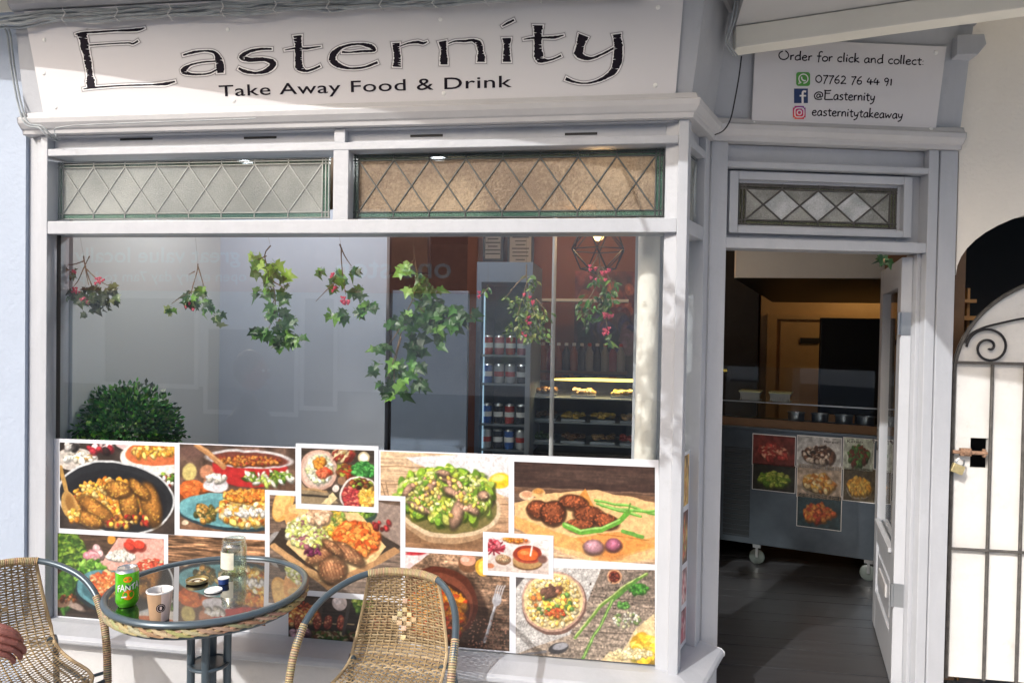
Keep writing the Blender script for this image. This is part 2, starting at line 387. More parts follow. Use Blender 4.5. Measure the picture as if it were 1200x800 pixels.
def tglass(name, c1, c2, rough=.25, sc=240, big=3, alpha=.35):
    m = mat(name, c1, rough, lincol=True, bump=.8, bscale=sc)
    t = m.node_tree; b = t.nodes['Principled BSDF']; tc = t.nodes.new('ShaderNodeTexCoord'); n = t.nodes.new('ShaderNodeTexNoise'); n.inputs['Scale'].default_value = big; n.inputs['Detail'].default_value = 3
    n3 = t.nodes.new('ShaderNodeTexNoise'); n3.inputs['Scale'].default_value = sc*.7
    mx = t.nodes.new('ShaderNodeMix'); mx.data_type = 'RGBA'; mx.inputs[6].default_value = (*c1, 1); mx.inputs[7].default_value = (*c2, 1)
    r = t.nodes.new('ShaderNodeMapRange'); r.inputs[1].default_value = .35; r.inputs[2].default_value = .62
    ad = t.nodes.new('ShaderNodeMath'); ad.operation = 'MULTIPLY_ADD'; ad.inputs[1].default_value = .5; 
    t.links.new(tc.outputs['Object'], n.inputs[0]); t.links.new(tc.outputs['Object'], n3.inputs[0]); t.links.new(n3.outputs[0], ad.inputs[0]); t.links.new(n.outputs[0], ad.inputs[2])
    r.inputs[1].default_value = .58; r.inputs[2].default_value = .92
    t.links.new(ad.outputs[0], r.inputs[0]); t.links.new(r.outputs[0], mx.inputs[0]); t.links.new(mx.outputs[2], b.inputs['Base Color'])
    o = [q for q in t.nodes if q.type == 'OUTPUT_MATERIAL'][0]; tr = t.nodes.new('ShaderNodeBsdfTransparent'); tr.inputs[0].default_value = (.8, .8, .78, 1); ms = t.nodes.new('ShaderNodeMixShader'); ms.inputs[0].default_value = 1-alpha
    t.links.new(tr.outputs[0], ms.inputs[1]); t.links.new(b.outputs[0], ms.inputs[2]); t.links.new(ms.outputs[0], o.inputs[0])
    return m
TG1 = tglass('frosted_grey_glass', (.30, .32, .31), (.48, .50, .48)); TG2 = tglass('frosted_amber_glass', (.23, .165, .115), (.47, .36, .24), sc=130); TGG = tglass('green_glass', (.05, .14, .11), (.14, .26, .20))  # second pane: warm room light behind the frosting is put into its brown
TG3 = tglass('frosted_clear_glass', (.34, .35, .33), (.62, .64, .62), big=9); TG4 = tglass('olive_glass', (.12, .14, .08), (.22, .25, .15))
def bay_light(pa, pb, cells, cm, label, lm='lead'):
    a = AY(*pa, 2.862); b = AY(*pb, 2.862)
    leadglass(shop, Matrix.Translation((a.x, 2.862, a.z)), b.x-a.x, b.z-a.z, cells, .032, 0, cm, TGG, label, .026, lm)
bay_light((66, 258), (387, 184), 8, TG1, 'leaded transom light of pale grey frosted glass over the left of the window')
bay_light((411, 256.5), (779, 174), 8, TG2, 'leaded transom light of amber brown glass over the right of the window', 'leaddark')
leadglass(shop, MS @ Matrix.Translation((.045, .04, Z_R2t-.005)), SLEN-.12, Z_R1b-Z_R2t+.01, 2, .02, 0, TG3, TGG, 'narrow leaded light in the splayed side of the bay')

# door frame: posts, head, transom
a = DL(868, 262, .03); b = DL(1057, 219, .03)
dR = DL(1119, 335).x; dj = DL(1086, 296).x; dp = DL(851, 290).x
zl1 = DL(960, 281).z; zl0 = DL(960, 293).z; zt1 = DL(960, 199).z; zb1 = DL(960, 192).z; zb0 = DL(960, 178).z
mb = MB()
mb.box((0.003, 0, -.1), (dp, .11, ZC), MD)
mb.box((dj, 0, -.1), (dj+.045, .11, ZC), MD); mb.box((dj+.045, .012, -.1), (dj+.052, .11, ZC), MD); mb.box((dj+.052, .0, -.1), (dR, .11, ZC), MD)
mb.box((dj-.018, .035, FL), (dj+.001, .112, zl0), MD)
mb.box((dp-.001, .004, zl0), (dj+.001, .11, zl1), MD)
mb.box((dp-.001, .002, zt1), (dj+.001, .11, zb1), MD)
mb.box((dp-.001, .035, zb1), (dj+.001, .11, ZC-.002), MD)
# leaded sash in the door head
fx0, fx1 = dp+.012, dj-.012
mb.box((dp-.001, .06, zl1), (a.x, .10, zt1), MD); mb.box((b.x, .06, zl1), (dj+.001, .10, zt1), MD); mb.box((a.x, .06, zl1), (b.x, .10, a.z), MD); mb.box((a.x, .06, b.z), (b.x, .10, zt1), MD)
for q in ((a.x-.05, a.z-.04, a.x-.012, b.z+.045), (b.x+.012, a.z-.04, b.x+.05, b.z+.045)): mb.box((q[0], .032, q[1]), (q[2], .0605, q[3]), MD)
for q in ((a.x-.012, a.z-.04, b.x+.012, a.z-.01), (a.x-.012, b.z+.01, b.x+.012, b.z+.045)): mb.box((q[0], .032, q[1]), (q[2], .0605, q[3]), MD)
MB().box((dp-.01, .0, -.1), (dj+.01, .34, -.0008), MD).build('threshold', M['boards'], shop)
mb.build('door_frame', M['paint'], shop, bevel=.003)
leadglass(shop, MD @ Matrix.Translation((a.x, .065, a.z)), b.x-a.x, b.z-a.z, 4, .032, 0, TG3, TG4, 'leaded light of clear and olive glass over the entrance door', .022, 'iron', .004)

TG5 = tglass('opal_glass', (.42, .45, .46), (.66, .68, .70), big=12, alpha=.05)
dl = MD @ Matrix.Translation((a.x, .065, a.z)); dw = (b.x-a.x-.064)/4; dh = b.z-a.z-.044
for k in (1, 2, 3):
    x_ = .032+k*dw; z_ = .022+dh/2; MB().prism([dl @ Vector(q) for q in ((x_-dw/2, -.0006, z_), (x_, -.0006, z_-dh/2), (x_+dw/2, -.0006, z_), (x_, -.0006, z_+dh/2))], ND*.0004).build('opal_diamond', TG5, shop)
# floor, ceiling and walls inside, jetty above
M['inwall'] = mat('brown_inner_wall', (.15, .085, .045), .7, lincol=True, noise=.3); M['inwhite'] = mat('inner_white_wall', (.6, .62, .62), .8, lincol=True)
M['ceil'] = mat('shop_ceiling', (.42, .30, .20), .8, lincol=True)
mb = MB()
for k in range(48):
    y = 2.95+k*.115
    if y > 3.45: mb.box((-2.45, y, FL-.02), (1.47 if y < 4.4 else 3.2, y+.112, FL+.0007*(k % 3)))
mb.box((-2.45, 2.95, FL-.02), (.30, 3.45, FL))
mb.build('shop_floor', M['boards'], shop)
CL = [(-2.45, 2.94), (.20, 2.94), (.33, 3.26), (1.47, 3.54), (1.47, 4.40), (3.2, 4.40), (3.2, 7.5), (-2.45, 7.5)]
MB().prism([(x, y, 2.44) for x, y in CL], (0, 0, .06)).build('shop_ceiling', M['ceil'], shop)
mb = MB(); mb.box((-2.56, 7.45, 0), (3.3, 7.6, 2.44)); mb.box((1.47, 3.55, 0), (1.53, 4.40, 2.44)); mb.box((1.53, 4.38, 0), (3.3, 4.44, 2.44)); mb.box((3.2, 4.44, 0), (3.3, 7.45, 2.44))
mb.build('inner_wall', M['inwall'], shop)
MB().box((-2.56, 2.94, 0), (-2.45, 7.45, 2.44)).build('inner_side_wall', M['inwhite'], shop)
# upper storey carried over the front
mb = MB()
pts = [(-3.6, 2.50), (-2.55, 2.34), (2.6, 1.28), (2.6, 7.6), (-3.6, 7.6)]
mb.prism([(x, y, 2.955) for x, y in pts], (0, 0, 2.6)); mb.build('upper_storey', M['cream'], shop)
bA = AY(858, 66.5, 3.06); bB = AY(1200, 20, 2.86); bB = bA+(bB-bA)*1.6; bd = (bB-bA).normalized(); zu = .085
MB().prism([bA, bB, bB+Vector((0, -.09, 0)), bA+Vector((0, -.09, 0))], (0, 0, zu)).build('bressummer_beam', M['cream'], shop, bevel=.004)
MB().prism([bA+Vector((-.0, -.001, zu+.0005)), bB+Vector((0, -.001, zu+.0005)), (2.6, 1.29, bB.z+zu+.05), (.40, 1.74, bA.z+zu+.05)], (0, 0, .14)).build('soffit_board', M['soffitg'], shop)
MB().box((-3.6, 2.80, 2.906), (1.43, 3.6, 2.9545)).build('fascia_backing', M['cream'], shop)
c0 = AY(1122, 41, 3.26); c1 = AY(1156, 63, 3.26)
MB().prism([(c0.x, 3.26, c1.z), (c1.x-.03, 3.26, c1.z), (c1.x, 3.26, (c0.z+c1.z)/2), (c1.x-.01, 3.26, c0.z), (c0.x, 3.26, c0.z)], (0, .15, 0)).build('bracket', M['paint'], shop, bevel=.003)

# entrance door, opened inwards on its right hinge
H = MD @ Vector((dj-.02, .06, 0)); far = AY(1041, 400, H.y+.78)
dd = Vector((far.x-H.x, far.y-H.y, 0)); LD = .80; da = math.atan2(dd.y, dd.x)
MDo = Matrix.Translation((H.x, H.y, 0)) @ Matrix.Rotation(da, 4, 'Z')    # x along the leaf, y to its left (the opening)
zt = zl0-.012; z0 = FL+.008; T = .044
mb = MB()
mb.box((0, 0, z0), (.11, T, zt), MDo); mb.box((LD-.11, 0, z0), (LD, T, zt), MDo)
mb.box((.1095, .001, zt-.13), (LD-.1095, T-.001, zt), MDo); mb.box((.1095, .001, z0), (LD-.1095, T-.001, z0+.2), MDo); mb.box((.1095, .001, .47), (LD-.1095, T-.001, .58), MDo)
mb.box((.1095, .012, z0+.2), (LD-.1095, T-.012, .47), MDo); mb.box((.16, .006, z0+.25), (LD-.16, T-.004, .42), MDo)
mb.box((.1095, T-.014, .575), (LD-.1095, T+.012, .595), MDo)
door = mb.build('entrance_door', M['paint'], shop, bevel=.003); tag(door, 'white painted half glazed entrance door standing open')
MB().box((.108, .018, .57), (LD-.108, .024, zt-.12), MDo).build('door_glass', M['glass'], door)
for z in (1.62, .42):
    mb = MB(); mb.tube([MDo @ Vector((-.008, T+.006, z-.05)), MDo @ Vector((-.008, T+.006, z+.05))], .008, 10); mb.box((-.004, .004, z-.05), (0, T+.004, z+.05), MDo); mb.build('hinge', M['steel'], door)
mb = MB(); mb.tube([MDo @ Vector((LD-.05, T, 1.0)), MDo @ Vector((LD-.05, T+.022, 1.0)), MDo @ Vector((LD-.13, T+.024, 1.0))], .006, 8); mb.box((LD-.065, T, .95), (LD-.035, T+.004, 1.06), MDo); mb.build('handle', M['iron'], door)
MB().box((.25, T-.005, .32), (LD-.27, T+.004, .38), MDo).build('letter_plate', M['paint2'], door, bevel=.003)

# ------------------------------------------------------------------ walls either side, archway
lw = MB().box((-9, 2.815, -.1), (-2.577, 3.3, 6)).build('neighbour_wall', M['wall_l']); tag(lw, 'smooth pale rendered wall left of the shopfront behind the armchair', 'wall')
YW = 3.40

xl = AY(1118, 400, YW).x; rr = .55; c = xl+rr; zs = AY(1124, 322, YW).z; ztop = zs+.30
mb = MB(); arc = [(c - rr*math.cos(t), zs + (ztop-zs)*math.sin(t)) for t in [math.pi*k/24 for k in range(25)]]
for (xa, za), (xb, zb) in zip(arc, arc[1:]): mb.prism([(xa, YW, za), (xb, YW, zb), (xb, YW, 3.0), (xa, YW, 3.0)], (0, .24, 0))
mb.box((c+rr, YW, -.1), (5.5, YW+.24, 3.0)); mb.box((xl-.02, YW+.045, -.1), (xl, YW+.24, 3.0))
aw = mb.build('archway_wall', M['wall_r']); tag(aw, 'cream rendered wall with a round headed opening right of the door', 'wall')
# ------------------------------------------------------------------ gate in the archway
gate = place('garden_gate', 'white boarded gate with rusty iron bars and a scroll under its round top', 'gate', (c, 3.46, 0))
YG = 3.475
gl = c-rr+.035; gr = rr-.035; gzs = 1.40; gzt = 1.845
garc = [(c - gr*math.cos(t), gzs + (gzt-gzs)*math.sin(t)) for t in [math.pi*k/32 for k in range(33)]]
hx0, hx1 = AY(1137, 530, YG).x, AY(1158, 530, YG).x; hz0, hz1 = AY(1147, 548, YG).z, AY(1147, 513, YG).z
mb = MB(); mb.prism([(x, YG, z) for x, z in garc] + [(c+gr, YG, hz1), (gl, YG, hz1)], (0, .022, 0))
mb.box((gl, YG, hz0), (hx0, YG+.022, hz1-.0005)); mb.box((hx1, YG, hz0), (c+gr, YG+.022, hz1-.0005)); mb.box((gl, YG, .05), (c+gr, YG+.022, hz0-.0005))
mb.build('panel', M['gate'], gate)
mb = MB(); mb.tube([(gl-.004, YG-.012, .05)] + [(x-.004, YG-.012, z) for x, z in garc] + [(c+gr+.004, YG-.012, .05)], .009, 8); mb.build('gate_frame', M['iron'], gate)
zb = AY(1165, 425.5, YG-.02).z; zb2 = AY(1165, 645, YG-.02).z
for k, px in enumerate((1162.5, 1201, 1240, 1279, 1318)):
    x = AY(px, 480, YG-.02).x; MB().tube([(x, YG-.014, .05), (x, YG-.014, zb)], .0075, 8).build('bar', M['iron'], gate)
for z in (zb, zb2): MB().tube([(gl, YG-.0205, z), (c+gr, YG-.0205, z)], .0065, 8).build('rail', M['iron'], gate)
sc = AY(1159, 407, YG-.02); k_ = .0042
pts = []
for i in range(60):
    t = i/59; a = math.pi*1.0 - 2*math.pi*1.75*t; r = .086*(1-t)**.9+.004
    pts.append((sc.x + r*math.cos(a)*1.0, YG-.018, sc.z + r*math.sin(a)))
MB().tube(pts, .0055, 7).build('scroll', M['ironblk'], gate)
p = [AY(a, b, YG-.018) for a, b in ((1131, 402), (1137, 392), (1152, 384), (1175, 378), (1200, 373), (1230, 371))]
MB().tube(p, .005, 7, sm=5).build('scroll', M['ironblk'], gate)
M['rust'] = mat('orange_rust', (.33, .20, .13), .8, .2, lincol=True, noise=.6, nscale=60, bump=.5, bscale=120)
a = AY(1116, 529, YG-.03); b = AY(1157, 531, YG-.03)
mb = MB(); mb.tube([a, b], .0085, 8); mb.box((a.x+.03, YG-.04, a.z-.016), (a.x+.075, YG-.022, a.z+.018)); mb.sphere((a.x+.055, YG-.042, a.z+.004), .016, 10, (1.3, .6, 1)); mb.box((b.x-.018, YG-.037, b.z-.018), (b.x-.006, YG-.02, b.z+.018)); mb.build('bolt', M['rust'], gate, bevel=.002)
pl = AY(1122, 549, YG-.05)
lock = place('padlock', 'small brass padlock hanging from the rusty bolt of the gate', 'padlock', pl)
Ml = Matrix.Translation(pl) @ Matrix.Rotation(.35, 4, 'Y')
M['brass'] = mat('worn_brass', (.62, .52, .28), .45, .7, lincol=True, noise=.3, nscale=60)
MB().box((-.026, -.009, -.02), (.026, .009, .02), Ml).build('lock_body', M['brass'], lock, bevel=.004)
MB().tube([Ml @ Vector(q) for q in ((-.015, 0, .018), (-.015, 0, .035), (-.008, 0, .048), (.008, 0, .048), (.015, 0, .035), (.015, 0, .018))], .0035, 7, sm=3).build('shackle', M['steel'], lock)
# what shows through the gap: yard wall coloured black for its shade, planter and crate of plants
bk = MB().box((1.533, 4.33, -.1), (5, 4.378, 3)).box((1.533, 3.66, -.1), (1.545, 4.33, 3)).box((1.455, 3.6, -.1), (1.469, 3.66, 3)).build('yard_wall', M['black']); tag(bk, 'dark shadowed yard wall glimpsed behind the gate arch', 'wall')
M['yel'] = mat('crate_wood', (.55, .30, .12), .7, lincol=True)
cr = place('plant_rack', 'narrow rack of potted plants glimpsed in the gap beside the gate', 'rack', (1.60, 3.72, 0))
def gap(px, py, y): return AY(px, py, y)
a = gap(1116, 375, 3.77); b = gap(1140, 355, 3.77)
for z0_, z1_, mm in ((a.z, a.z+.02, M['yel']), (gap(1125, 355, 3.77).z, gap(1125, 352, 3.77).z+.004, M['yel']), (.9, .92, M['yel'])): MB().box((a.x-.02, 3.72, z0_), (b.x-.005, 3.87, z1_)).build('shelf', mm, cr)
for x in (a.x-.02, b.x-.02): MB().box((x, 3.78, -.1), (x+.012, 3.82, 1.8)).build('post', M['yel'], cr)

# ------------------------------------------------------------------ shop signs
def sign_plane(M0, zlo, zhi, olo, ohi, x0, x1):
    """matrix whose x is along the board, y up the board, z out of it"""
    p0 = M0 @ Vector((x0, -olo, zlo)); p1 = M0 @ Vector((x1, -olo, zlo)); p2 = M0 @ Vector((x0, -ohi, zhi))
    ex = (p1-p0).normalized(); ey = (p2-p0).normalized(); n = ex.cross(ey)
    return p0, p1, p2, ex, ey, n
M0 = Matrix.Translation((0, 2.8, 0))
x0 = AY(50, 132, 2.77).x; x1 = AY(792, 107, 2.77).x
zlo = AY(430, 120.5, 2.775).z
p0, p1, p2, ex, ey, n = sign_plane(M0, zlo, 2.862, .021, .0755, x0, x1)
sg = place('main_sign', 'long white sign board reading Easternity over the window', 'sign', p0)
mb = MB(); T2 = p2 + ex*(x1-x0+.022); mb.prism([p0, p1, T2, p2-ex*.045], n*.006); mb.build('board', M['signw'], sg)
nrm = n
def SP(px, py): return APL(px, py, p0+nrm*.0062, nrm)
def strokes(mb, S, widen, lift, rough, conv, rng, sub=5):
    """brush strokes: points (x, y, width) in survey units become ragged ribbons"""
    for st in S:
        pts = [Vector((a, b, 0)) for a, b, w in st]; ws = [w for a, b, w in st]
        pts, ws = smooth(pts, ws, sub)
        L, Rr = [], []
        for k, p in enumerate(pts):
            t = pts[min(k+1, len(pts)-1)]-pts[max(0, k-1)]
            if t.length < 1e-6: t = Vector((1, 0, 0))
            t.normalize(); nn = Vector((-t.y, t.x, 0)); w = ws[k]/2
            j1 = 1+rng.uniform(-rough, rough); j2 = 1+rng.uniform(-rough, rough)
            if k == 0: p = p-t*widen
            if k == len(pts)-1: p = p+t*widen
            L.append(p+nn*(w*j1+widen)); Rr.append(p-nn*(w*j2+widen))
        base = len(mb.v)
        for a, b in zip(L, Rr): mb._v(conv(a)+lift); mb._v(conv(b)+lift)
        for k in range(len(L)-1):
            i = base+2*k; mb.f.append((i, i+1, i+3, i+2))
G = []
def add(org, sc, S): G.append([[(org[0]+a/sc, org[1]+b/sc, w/sc) for a, b, w in st] for st in S])
add((80, 20), 6, [[(95,116,66),(106,150,58),(118,215,56),(130,270,46),(140,320,48),(148,370,42),(153,415,40),(158,450,60),(162,495,54)], [(52,124,8),(100,114,14),(200,107,14),(350,98,12),(480,92,22),(538,78,6)], [(150,200,10),(300,190,8),(420,184,10),(455,190,12),(492,170,14)], [(108,508,8),(190,497,12),(350,485,10),(500,480,12),(590,478,10),(680,472,22),(752,455,12)]])
add((80, 20), 6, [[(808,270,10),(880,250,18),(960,240,12),(1028,252,20),(1058,300,46),(1068,345,52),(1072,395,48)], [(1040,312,10),(940,320,12),(860,340,14),(812,378,42),(850,400,18),(930,405,12),(1000,395,12),(1050,368,12)]])
add((260, 20), 6, [[(352,226,12),(270,228,18),(190,245,22),(140,285,38),(200,302,28),(300,300,26),(362,328,46),(330,370,34),(250,395,16),(170,385,24),(118,362,16)]])
add((260, 20), 6, [[(532,132,62),(536,170,50),(540,220,46),(540,300,46),(545,350,56),(590,380,18),(650,365,14),(692,345,16)], [(442,234,6),(520,222,14),(600,222,16),(698,208,6)]])
add((260, 20), 6, [[(845,248,16),(900,250,10),(990,242,16),(1070,238,16),(1060,215,30),(1020,200,26),(960,192,14),(870,205,16),(800,245,36),(778,300,50),(820,340,34),(900,362,14),(1000,355,14),(1096,320,18)]])
add((440, 10), 7.5, [[(180,305,72),(182,340,60),(188,380,54),(193,440,60),(190,480,62),(188,515,70)], [(215,335,8),(290,308,14),(370,298,26),(420,308,22),(456,294,8)]])
add((440, 10), 7.5, [[(588,290,74),(598,345,54),(600,380,48),(602,430,62),(602,495,64)], [(640,312,8),(700,290,14),(790,288,22),(850,282,22),(905,305,52),(918,345,52),(925,380,42),(928,420,66),(928,472,74)]])
add((580, 10), 7.5, [[(104,262,78),(105,300,60),(104,335,48),(105,400,58),(105,472,70)], [(65,158,8),(110,132,20),(168,104,18)]])
add((580, 10), 7.5, [[(380,150,90),(379,190,74),(378,240,66),(378,330,60),(385,420,80),(400,455,52),(470,458,18),(530,440,14),(582,416,18)], [(252,274,8),(330,262,18),(430,258,16),(530,255,26),(605,236,8)]])
add((580, 10), 7.5, [[(778,238,96),(764,275,80),(752,320,66),(738,390,84),(770,428,48),(850,440,22),(950,400,18),(1045,350,18)], [(1070,228,80),(1075,262,66),(1082,300,70),(1084,350,76),(1078,450,78),(1050,540,60),(980,600,34),(880,645,18),(780,660,14),(690,645,20),(622,618,32)]])
rng = random.Random(3)
mb = MB(); mh = MB(); mg = MB()
for g_ in G: strokes(mh, g_, 1.35, nrm*.0007, .03, lambda v: SP(v.x, v.y), rng); strokes(mg, g_, 3.6, Vector((0, 0, 0)), .04, lambda v: SP(v.x, v.y), rng); strokes(mb, g_, 2.35, nrm*.0003, .05, lambda v: SP(v.x, v.y), rng)
mg.build('lettering_glow', mat('sign_glow', (.60, .595, .615), .4, lincol=True), sg); mb.build('lettering_shadow', mat('sign_halo_dark', (.27, .265, .28), .4, lincol=True), sg); mh.build('lettering_outline', M['halo'], sg)
mb = MB()
for g_ in G: strokes(mb, g_, 0, nrm*.0012, .16, lambda v: SP(v.x, v.y), rng, 6)
mb.build('lettering', M['ink'], sg)
# hairline cracks of the worn lettering
mb = MB()
for g_ in G:
    for st in g_:
        for (x, y, w) in st[1:-1]:
            if w > 6 and rng.random() < .8:
                for q in range(2):
                    sx = x+rng.choice((-1, 1))*w*.5; yy = y+rng.uniform(-3, 3); l = w*rng.uniform(.2, .45)*(1 if sx < x else -1)
                    a = SP(sx-.5*(1 if l > 0 else -1), yy-.5); b = SP(sx-.5*(1 if l > 0 else -1), yy+.6); d = SP(sx+l, yy+rng.uniform(-.6, .6))
                    mb.poly([a+nrm*.0018, b+nrm*.0018, d+nrm*.0018])
mb.build('lettering_crack', M['signw'], sg)
mb = MB(); add_text(mb, 'Take Away Food & Drink', SP(257, 113.2), SP(600, 102.3), ey, SP(400, 96).z-SP(400, 109.5).z, .006, nrm*.001, 1.05); build_words(mb, 'subtitle_word', M['ink'], sg, ex, .030)
for px, py in ((52, 47), (267, 35), (516, 23), (771, 9), (65, 126), (274, 118), (520, 109.5), (768, 100), (51, 86)): MB().lathe([(0, .004), (.005, .004), (.008, .002), (.0085, 0)], SP(px, py), 12, axis=nrm).build('screw_cap', M['screwcap'], sg, smooth_=True)

# handwriting drawn by pen, for the smaller board
HW = {
 'O': (1.5, [[(.55,1.75),(.2,1.45),(.05,.9),(.25,.25),(.7,.02),(1.15,.3),(1.32,.9),(1.15,1.5),(.85,1.85)]]),
 'r': (.62, [[(.12,1.0),(.14,.5),(.12,0)],[(.14,.62),(.3,.92),(.55,.98)]]),
 'd': (.95, [[(.72,1.0),(.4,.98),(.12,.6),(.15,.15),(.4,.02),(.7,.25)],[(.76,1.95),(.72,1.0),(.78,.02)]]),
 'e': (.82, [[(.1,.5),(.45,.58),(.66,.75),(.5,1.0),(.25,.92),(.08,.5),(.2,.1),(.5,.02),(.74,.2)]]),
 'f': (.7, [[(.75,1.85),(.5,1.95),(.3,1.6),(.3,.8),(.25,-.3)],[(.02,1.0),(.6,1.02)]]),
 'o': (.85, [[(.4,1.0),(.1,.7),(.12,.2),(.4,.0),(.7,.25),(.72,.75),(.4,1.0)]]),
 'c': (.75, [[(.66,.9),(.4,1.0),(.12,.7),(.12,.25),(.38,.02),(.68,.15)]]),
 'l': (.38, [[(.15,1.95),(.13,1),(.15,.02)]]),
 'i': (.36, [[(.14,.98),(.13,.5),(.15,.02)],[(.12,1.3),(.24,1.5)]]),
 'k': (.8, [[(.14,1.95),(.12,1),(.12,0)],[(.62,1.0),(.15,.5),(.45,.25),(.75,.02)]]),
 'a': (.85, [[(.64,.95),(.38,1.0),(.1,.6),(.12,.15),(.35,.02),(.62,.35)],[(.66,1.0),(.64,.4),(.76,.0)]]),
 'n': (.88, [[(.12,1.0),(.14,.5),(.12,0)],[(.14,.6),(.4,.98),(.62,.85),(.66,.4),(.7,0)]]),
 't': (.66, [[(.3,1.45),(.28,.6),(.34,.08),(.6,.1)],[(.02,1.0),(.62,1.06)]]),
 ':': (.35, [[(.14,.85),(.16,.75)],[(.14,.15),(.16,.05)]]),
 '0': (1.0, [[(.5,1.4),(.12,1.0),(.12,.4),(.5,.05),(.85,.4),(.85,1.0),(.5,1.4)]]),
 '7': (.82, [[(.08,1.35),(.4,1.3),(.75,1.38),(.5,.8),(.25,-.2)]]),
 '6': (.9, [[(.7,1.5),(.3,1.0),(.12,.4),(.4,.02),(.72,.25),(.65,.65),(.2,.6)]]),
 '2': (.9, [[(.12,1.15),(.4,1.4),(.68,1.1),(.5,.6),(.1,.04),(.45,.1),(.85,.04)]]),
 '4': (.95, [[(.4,1.3),(.1,.55),(.5,.5),(.92,.55)],[(.62,1.0),(.6,.5),(.6,.0)]]),
 '9': (.85, [[(.66,1.1),(.4,1.35),(.12,1.05),(.3,.7),(.65,.9),(.66,1.1),(.6,.5),(.4,-.1)]]),
 '1': (.45, [[(.2,1.25),(.22,.7),(.2,.02)]]),
 '@': (1.5, [[(.95,.9),(.65,1.0),(.45,.6),(.6,.35),(.9,.5),(.98,.95),(1.0,.45),(1.3,.6),(1.3,1.1),(.9,1.4),(.4,1.25),(.1,.7),(.35,.1),(.9,.0),(1.3,.12)]]),
 'E': (1.5, [[(.2,1.7),(.22,.9),(.2,0)],[(.02,1.75),(.6,1.68),(1.1,1.8)],[(.22,1.2),(.95,1.22)],[(.18,.02),(.8,.02),(1.45,.08)]]),
 's': (.72, [[(.62,.95),(.35,1.0),(.15,.75),(.4,.52),(.6,.28),(.35,.02),(.06,.1)]]),
 'y': (.85, [[(.12,1.0),(.15,.4),(.38,.25),(.62,.5)],[(.7,1.0),(.64,.3),(.45,-.35),(.05,-.6)]]),
 'w': (1.15, [[(.1,1.0),(.2,.1),(.5,.7),(.68,.1),(1.02,1.0)]]),
 ' ': (.55, [])}
def handwrite(mb, txt, P0, P1, up, xh, w, lift):
    tot = sum(HW[ch][0] for ch in txt); P0 = Vector(P0); P1 = Vector(P1); exx = (P1-P0)/tot; x = 0
    up = Vector(up).normalized()
    for ch in txt:
        adv, S = HW[ch]
        for st in S:
            q = [(a+x, b, w*(1.25 if abs(st[0][0]-st[-1][0]) < .12 and len(st) < 4 else 1)) for a, b in st]
            base = MB()
            pts = [Vector((a*exx.length, b*xh, 0)) for a, b, _ in q]; ws = [c_ for _, _, c_ in q]
            strokes(mb, [[(p.x, p.y, ww) for p, ww in zip(pts, ws)]], 0, lift, .1, lambda v: P0 + exx.normalized()*v.x + up*v.y, rng, 5)
        x += adv
zl = DL(990, 151).z
a = DL(880, 147); b = DL(1095, 155)
p0, p1, p2, ex, ey, n = sign_plane(MD, zl-.004, 2.862, .024, .074, a.x, b.x)
tl = APL(885, 45, p0, n); tr = APL(1108, 55.5, p0, n); bl = APL(880, 147, p0, n); br = APL(1095, 155.5, p0, n)
s2 = place('click_and_collect_sign', 'small white sign with contact details and three app icons over the door', 'sign', p0)
MB().prism([bl, br, tr, tl], n*.006).build('board', M['signw'], s2)
n2 = n; pp0 = p0
def S2(zx, zy): return APL(880+zx/5.4545, 45+zy/5.4545, pp0+n2*.0064, n2)
mb = MB(); w_ = .0050
up2 = (tl-bl)
for txt, q0, q1, xh in (('Order for click and collect:', (175, 136), (1108, 172), 5.6), ('07762 76 44 91', (410, 284), (905, 304), 6.4), ('@Easternity', (400, 390), (795, 402), 6.2), ('easternitytakeaway', (388, 493), (972, 515), 5.9)):
    k = (S2(600, 200)-S2(600, 200+5.4545)).length
    mb = MB(); handwrite(mb, txt, S2(*q0), S2(*q1), up2, xh*k, w_, Vector((0, 0, 0))); build_words(mb, 'handwritten_word', M['ink'], s2, ex, .0095)
M['icon_green'] = mat('icon_green', (78, 150, 62), .35); M['icon_blue'] = mat('icon_blue', (22, 48, 96), .35); M['icon_white'] = mat('icon_white', (225, 222, 222), .35)
def rrect(x0, y0, x1, y1, r):
    out = []
    for cx, cy, a0 in ((x1-r, y0+r, -90), (x1-r, y1-r, 0), (x0+r, y1-r, 90), (x0+r, y0+r, 180)):
        for k in range(5): a = math.radians(a0+k*22.5); out.append((cx+r*math.cos(a), cy+r*math.sin(a)))
    return out
def face(mb, pts, l): mb.poly([S2(*q)+n2*l for q in pts])
def line(mb, pts, w, l, sub=4): strokes(mb, [[(a, b, w) for a, b in pts]], 0, n2*l, 0, lambda v: S2(v.x, v.y), rng, sub)
def circ(cx, cy, r, a0=0, a1=360, k=20): return [(cx+r*math.cos(math.radians(a0+(a1-a0)*i/k)), cy+r*math.sin(math.radians(a0+(a1-a0)*i/k))) for i in range(k+1)]
mb = MB(); face(mb, rrect(289, 217, 378, 306, 16), .0004); mb.build('phone_icon', M['icon_green'], s2)
mb = MB(); line(mb, circ(335, 259, 29, 120, 450), 7, .0008, 2); line(mb, [(320, 283), (305, 293), (311, 272)], 6, .0008, 1); line(mb, [(323, 247), (326, 262), (338, 272), (349, 271)], 9, .0009); mb.build('phone_icon_mark', M['icon_white'], s2)
mb = MB(); face(mb, [(275, 322), (364, 322), (364, 415), (275, 415)], .0004); mb.build('letter_icon', M['icon_blue'], s2)
mb = MB(); line(mb, [(352, 342), (338, 340), (330, 352), (330, 415)], 13, .0008); line(mb, [(311, 368), (352, 368)], 10, .0009, 1); mb.build('letter_icon_mark', M['icon_white'], s2)
mb = MB(); N_ = 8; base = rrect(265, 430, 352, 520, 20)
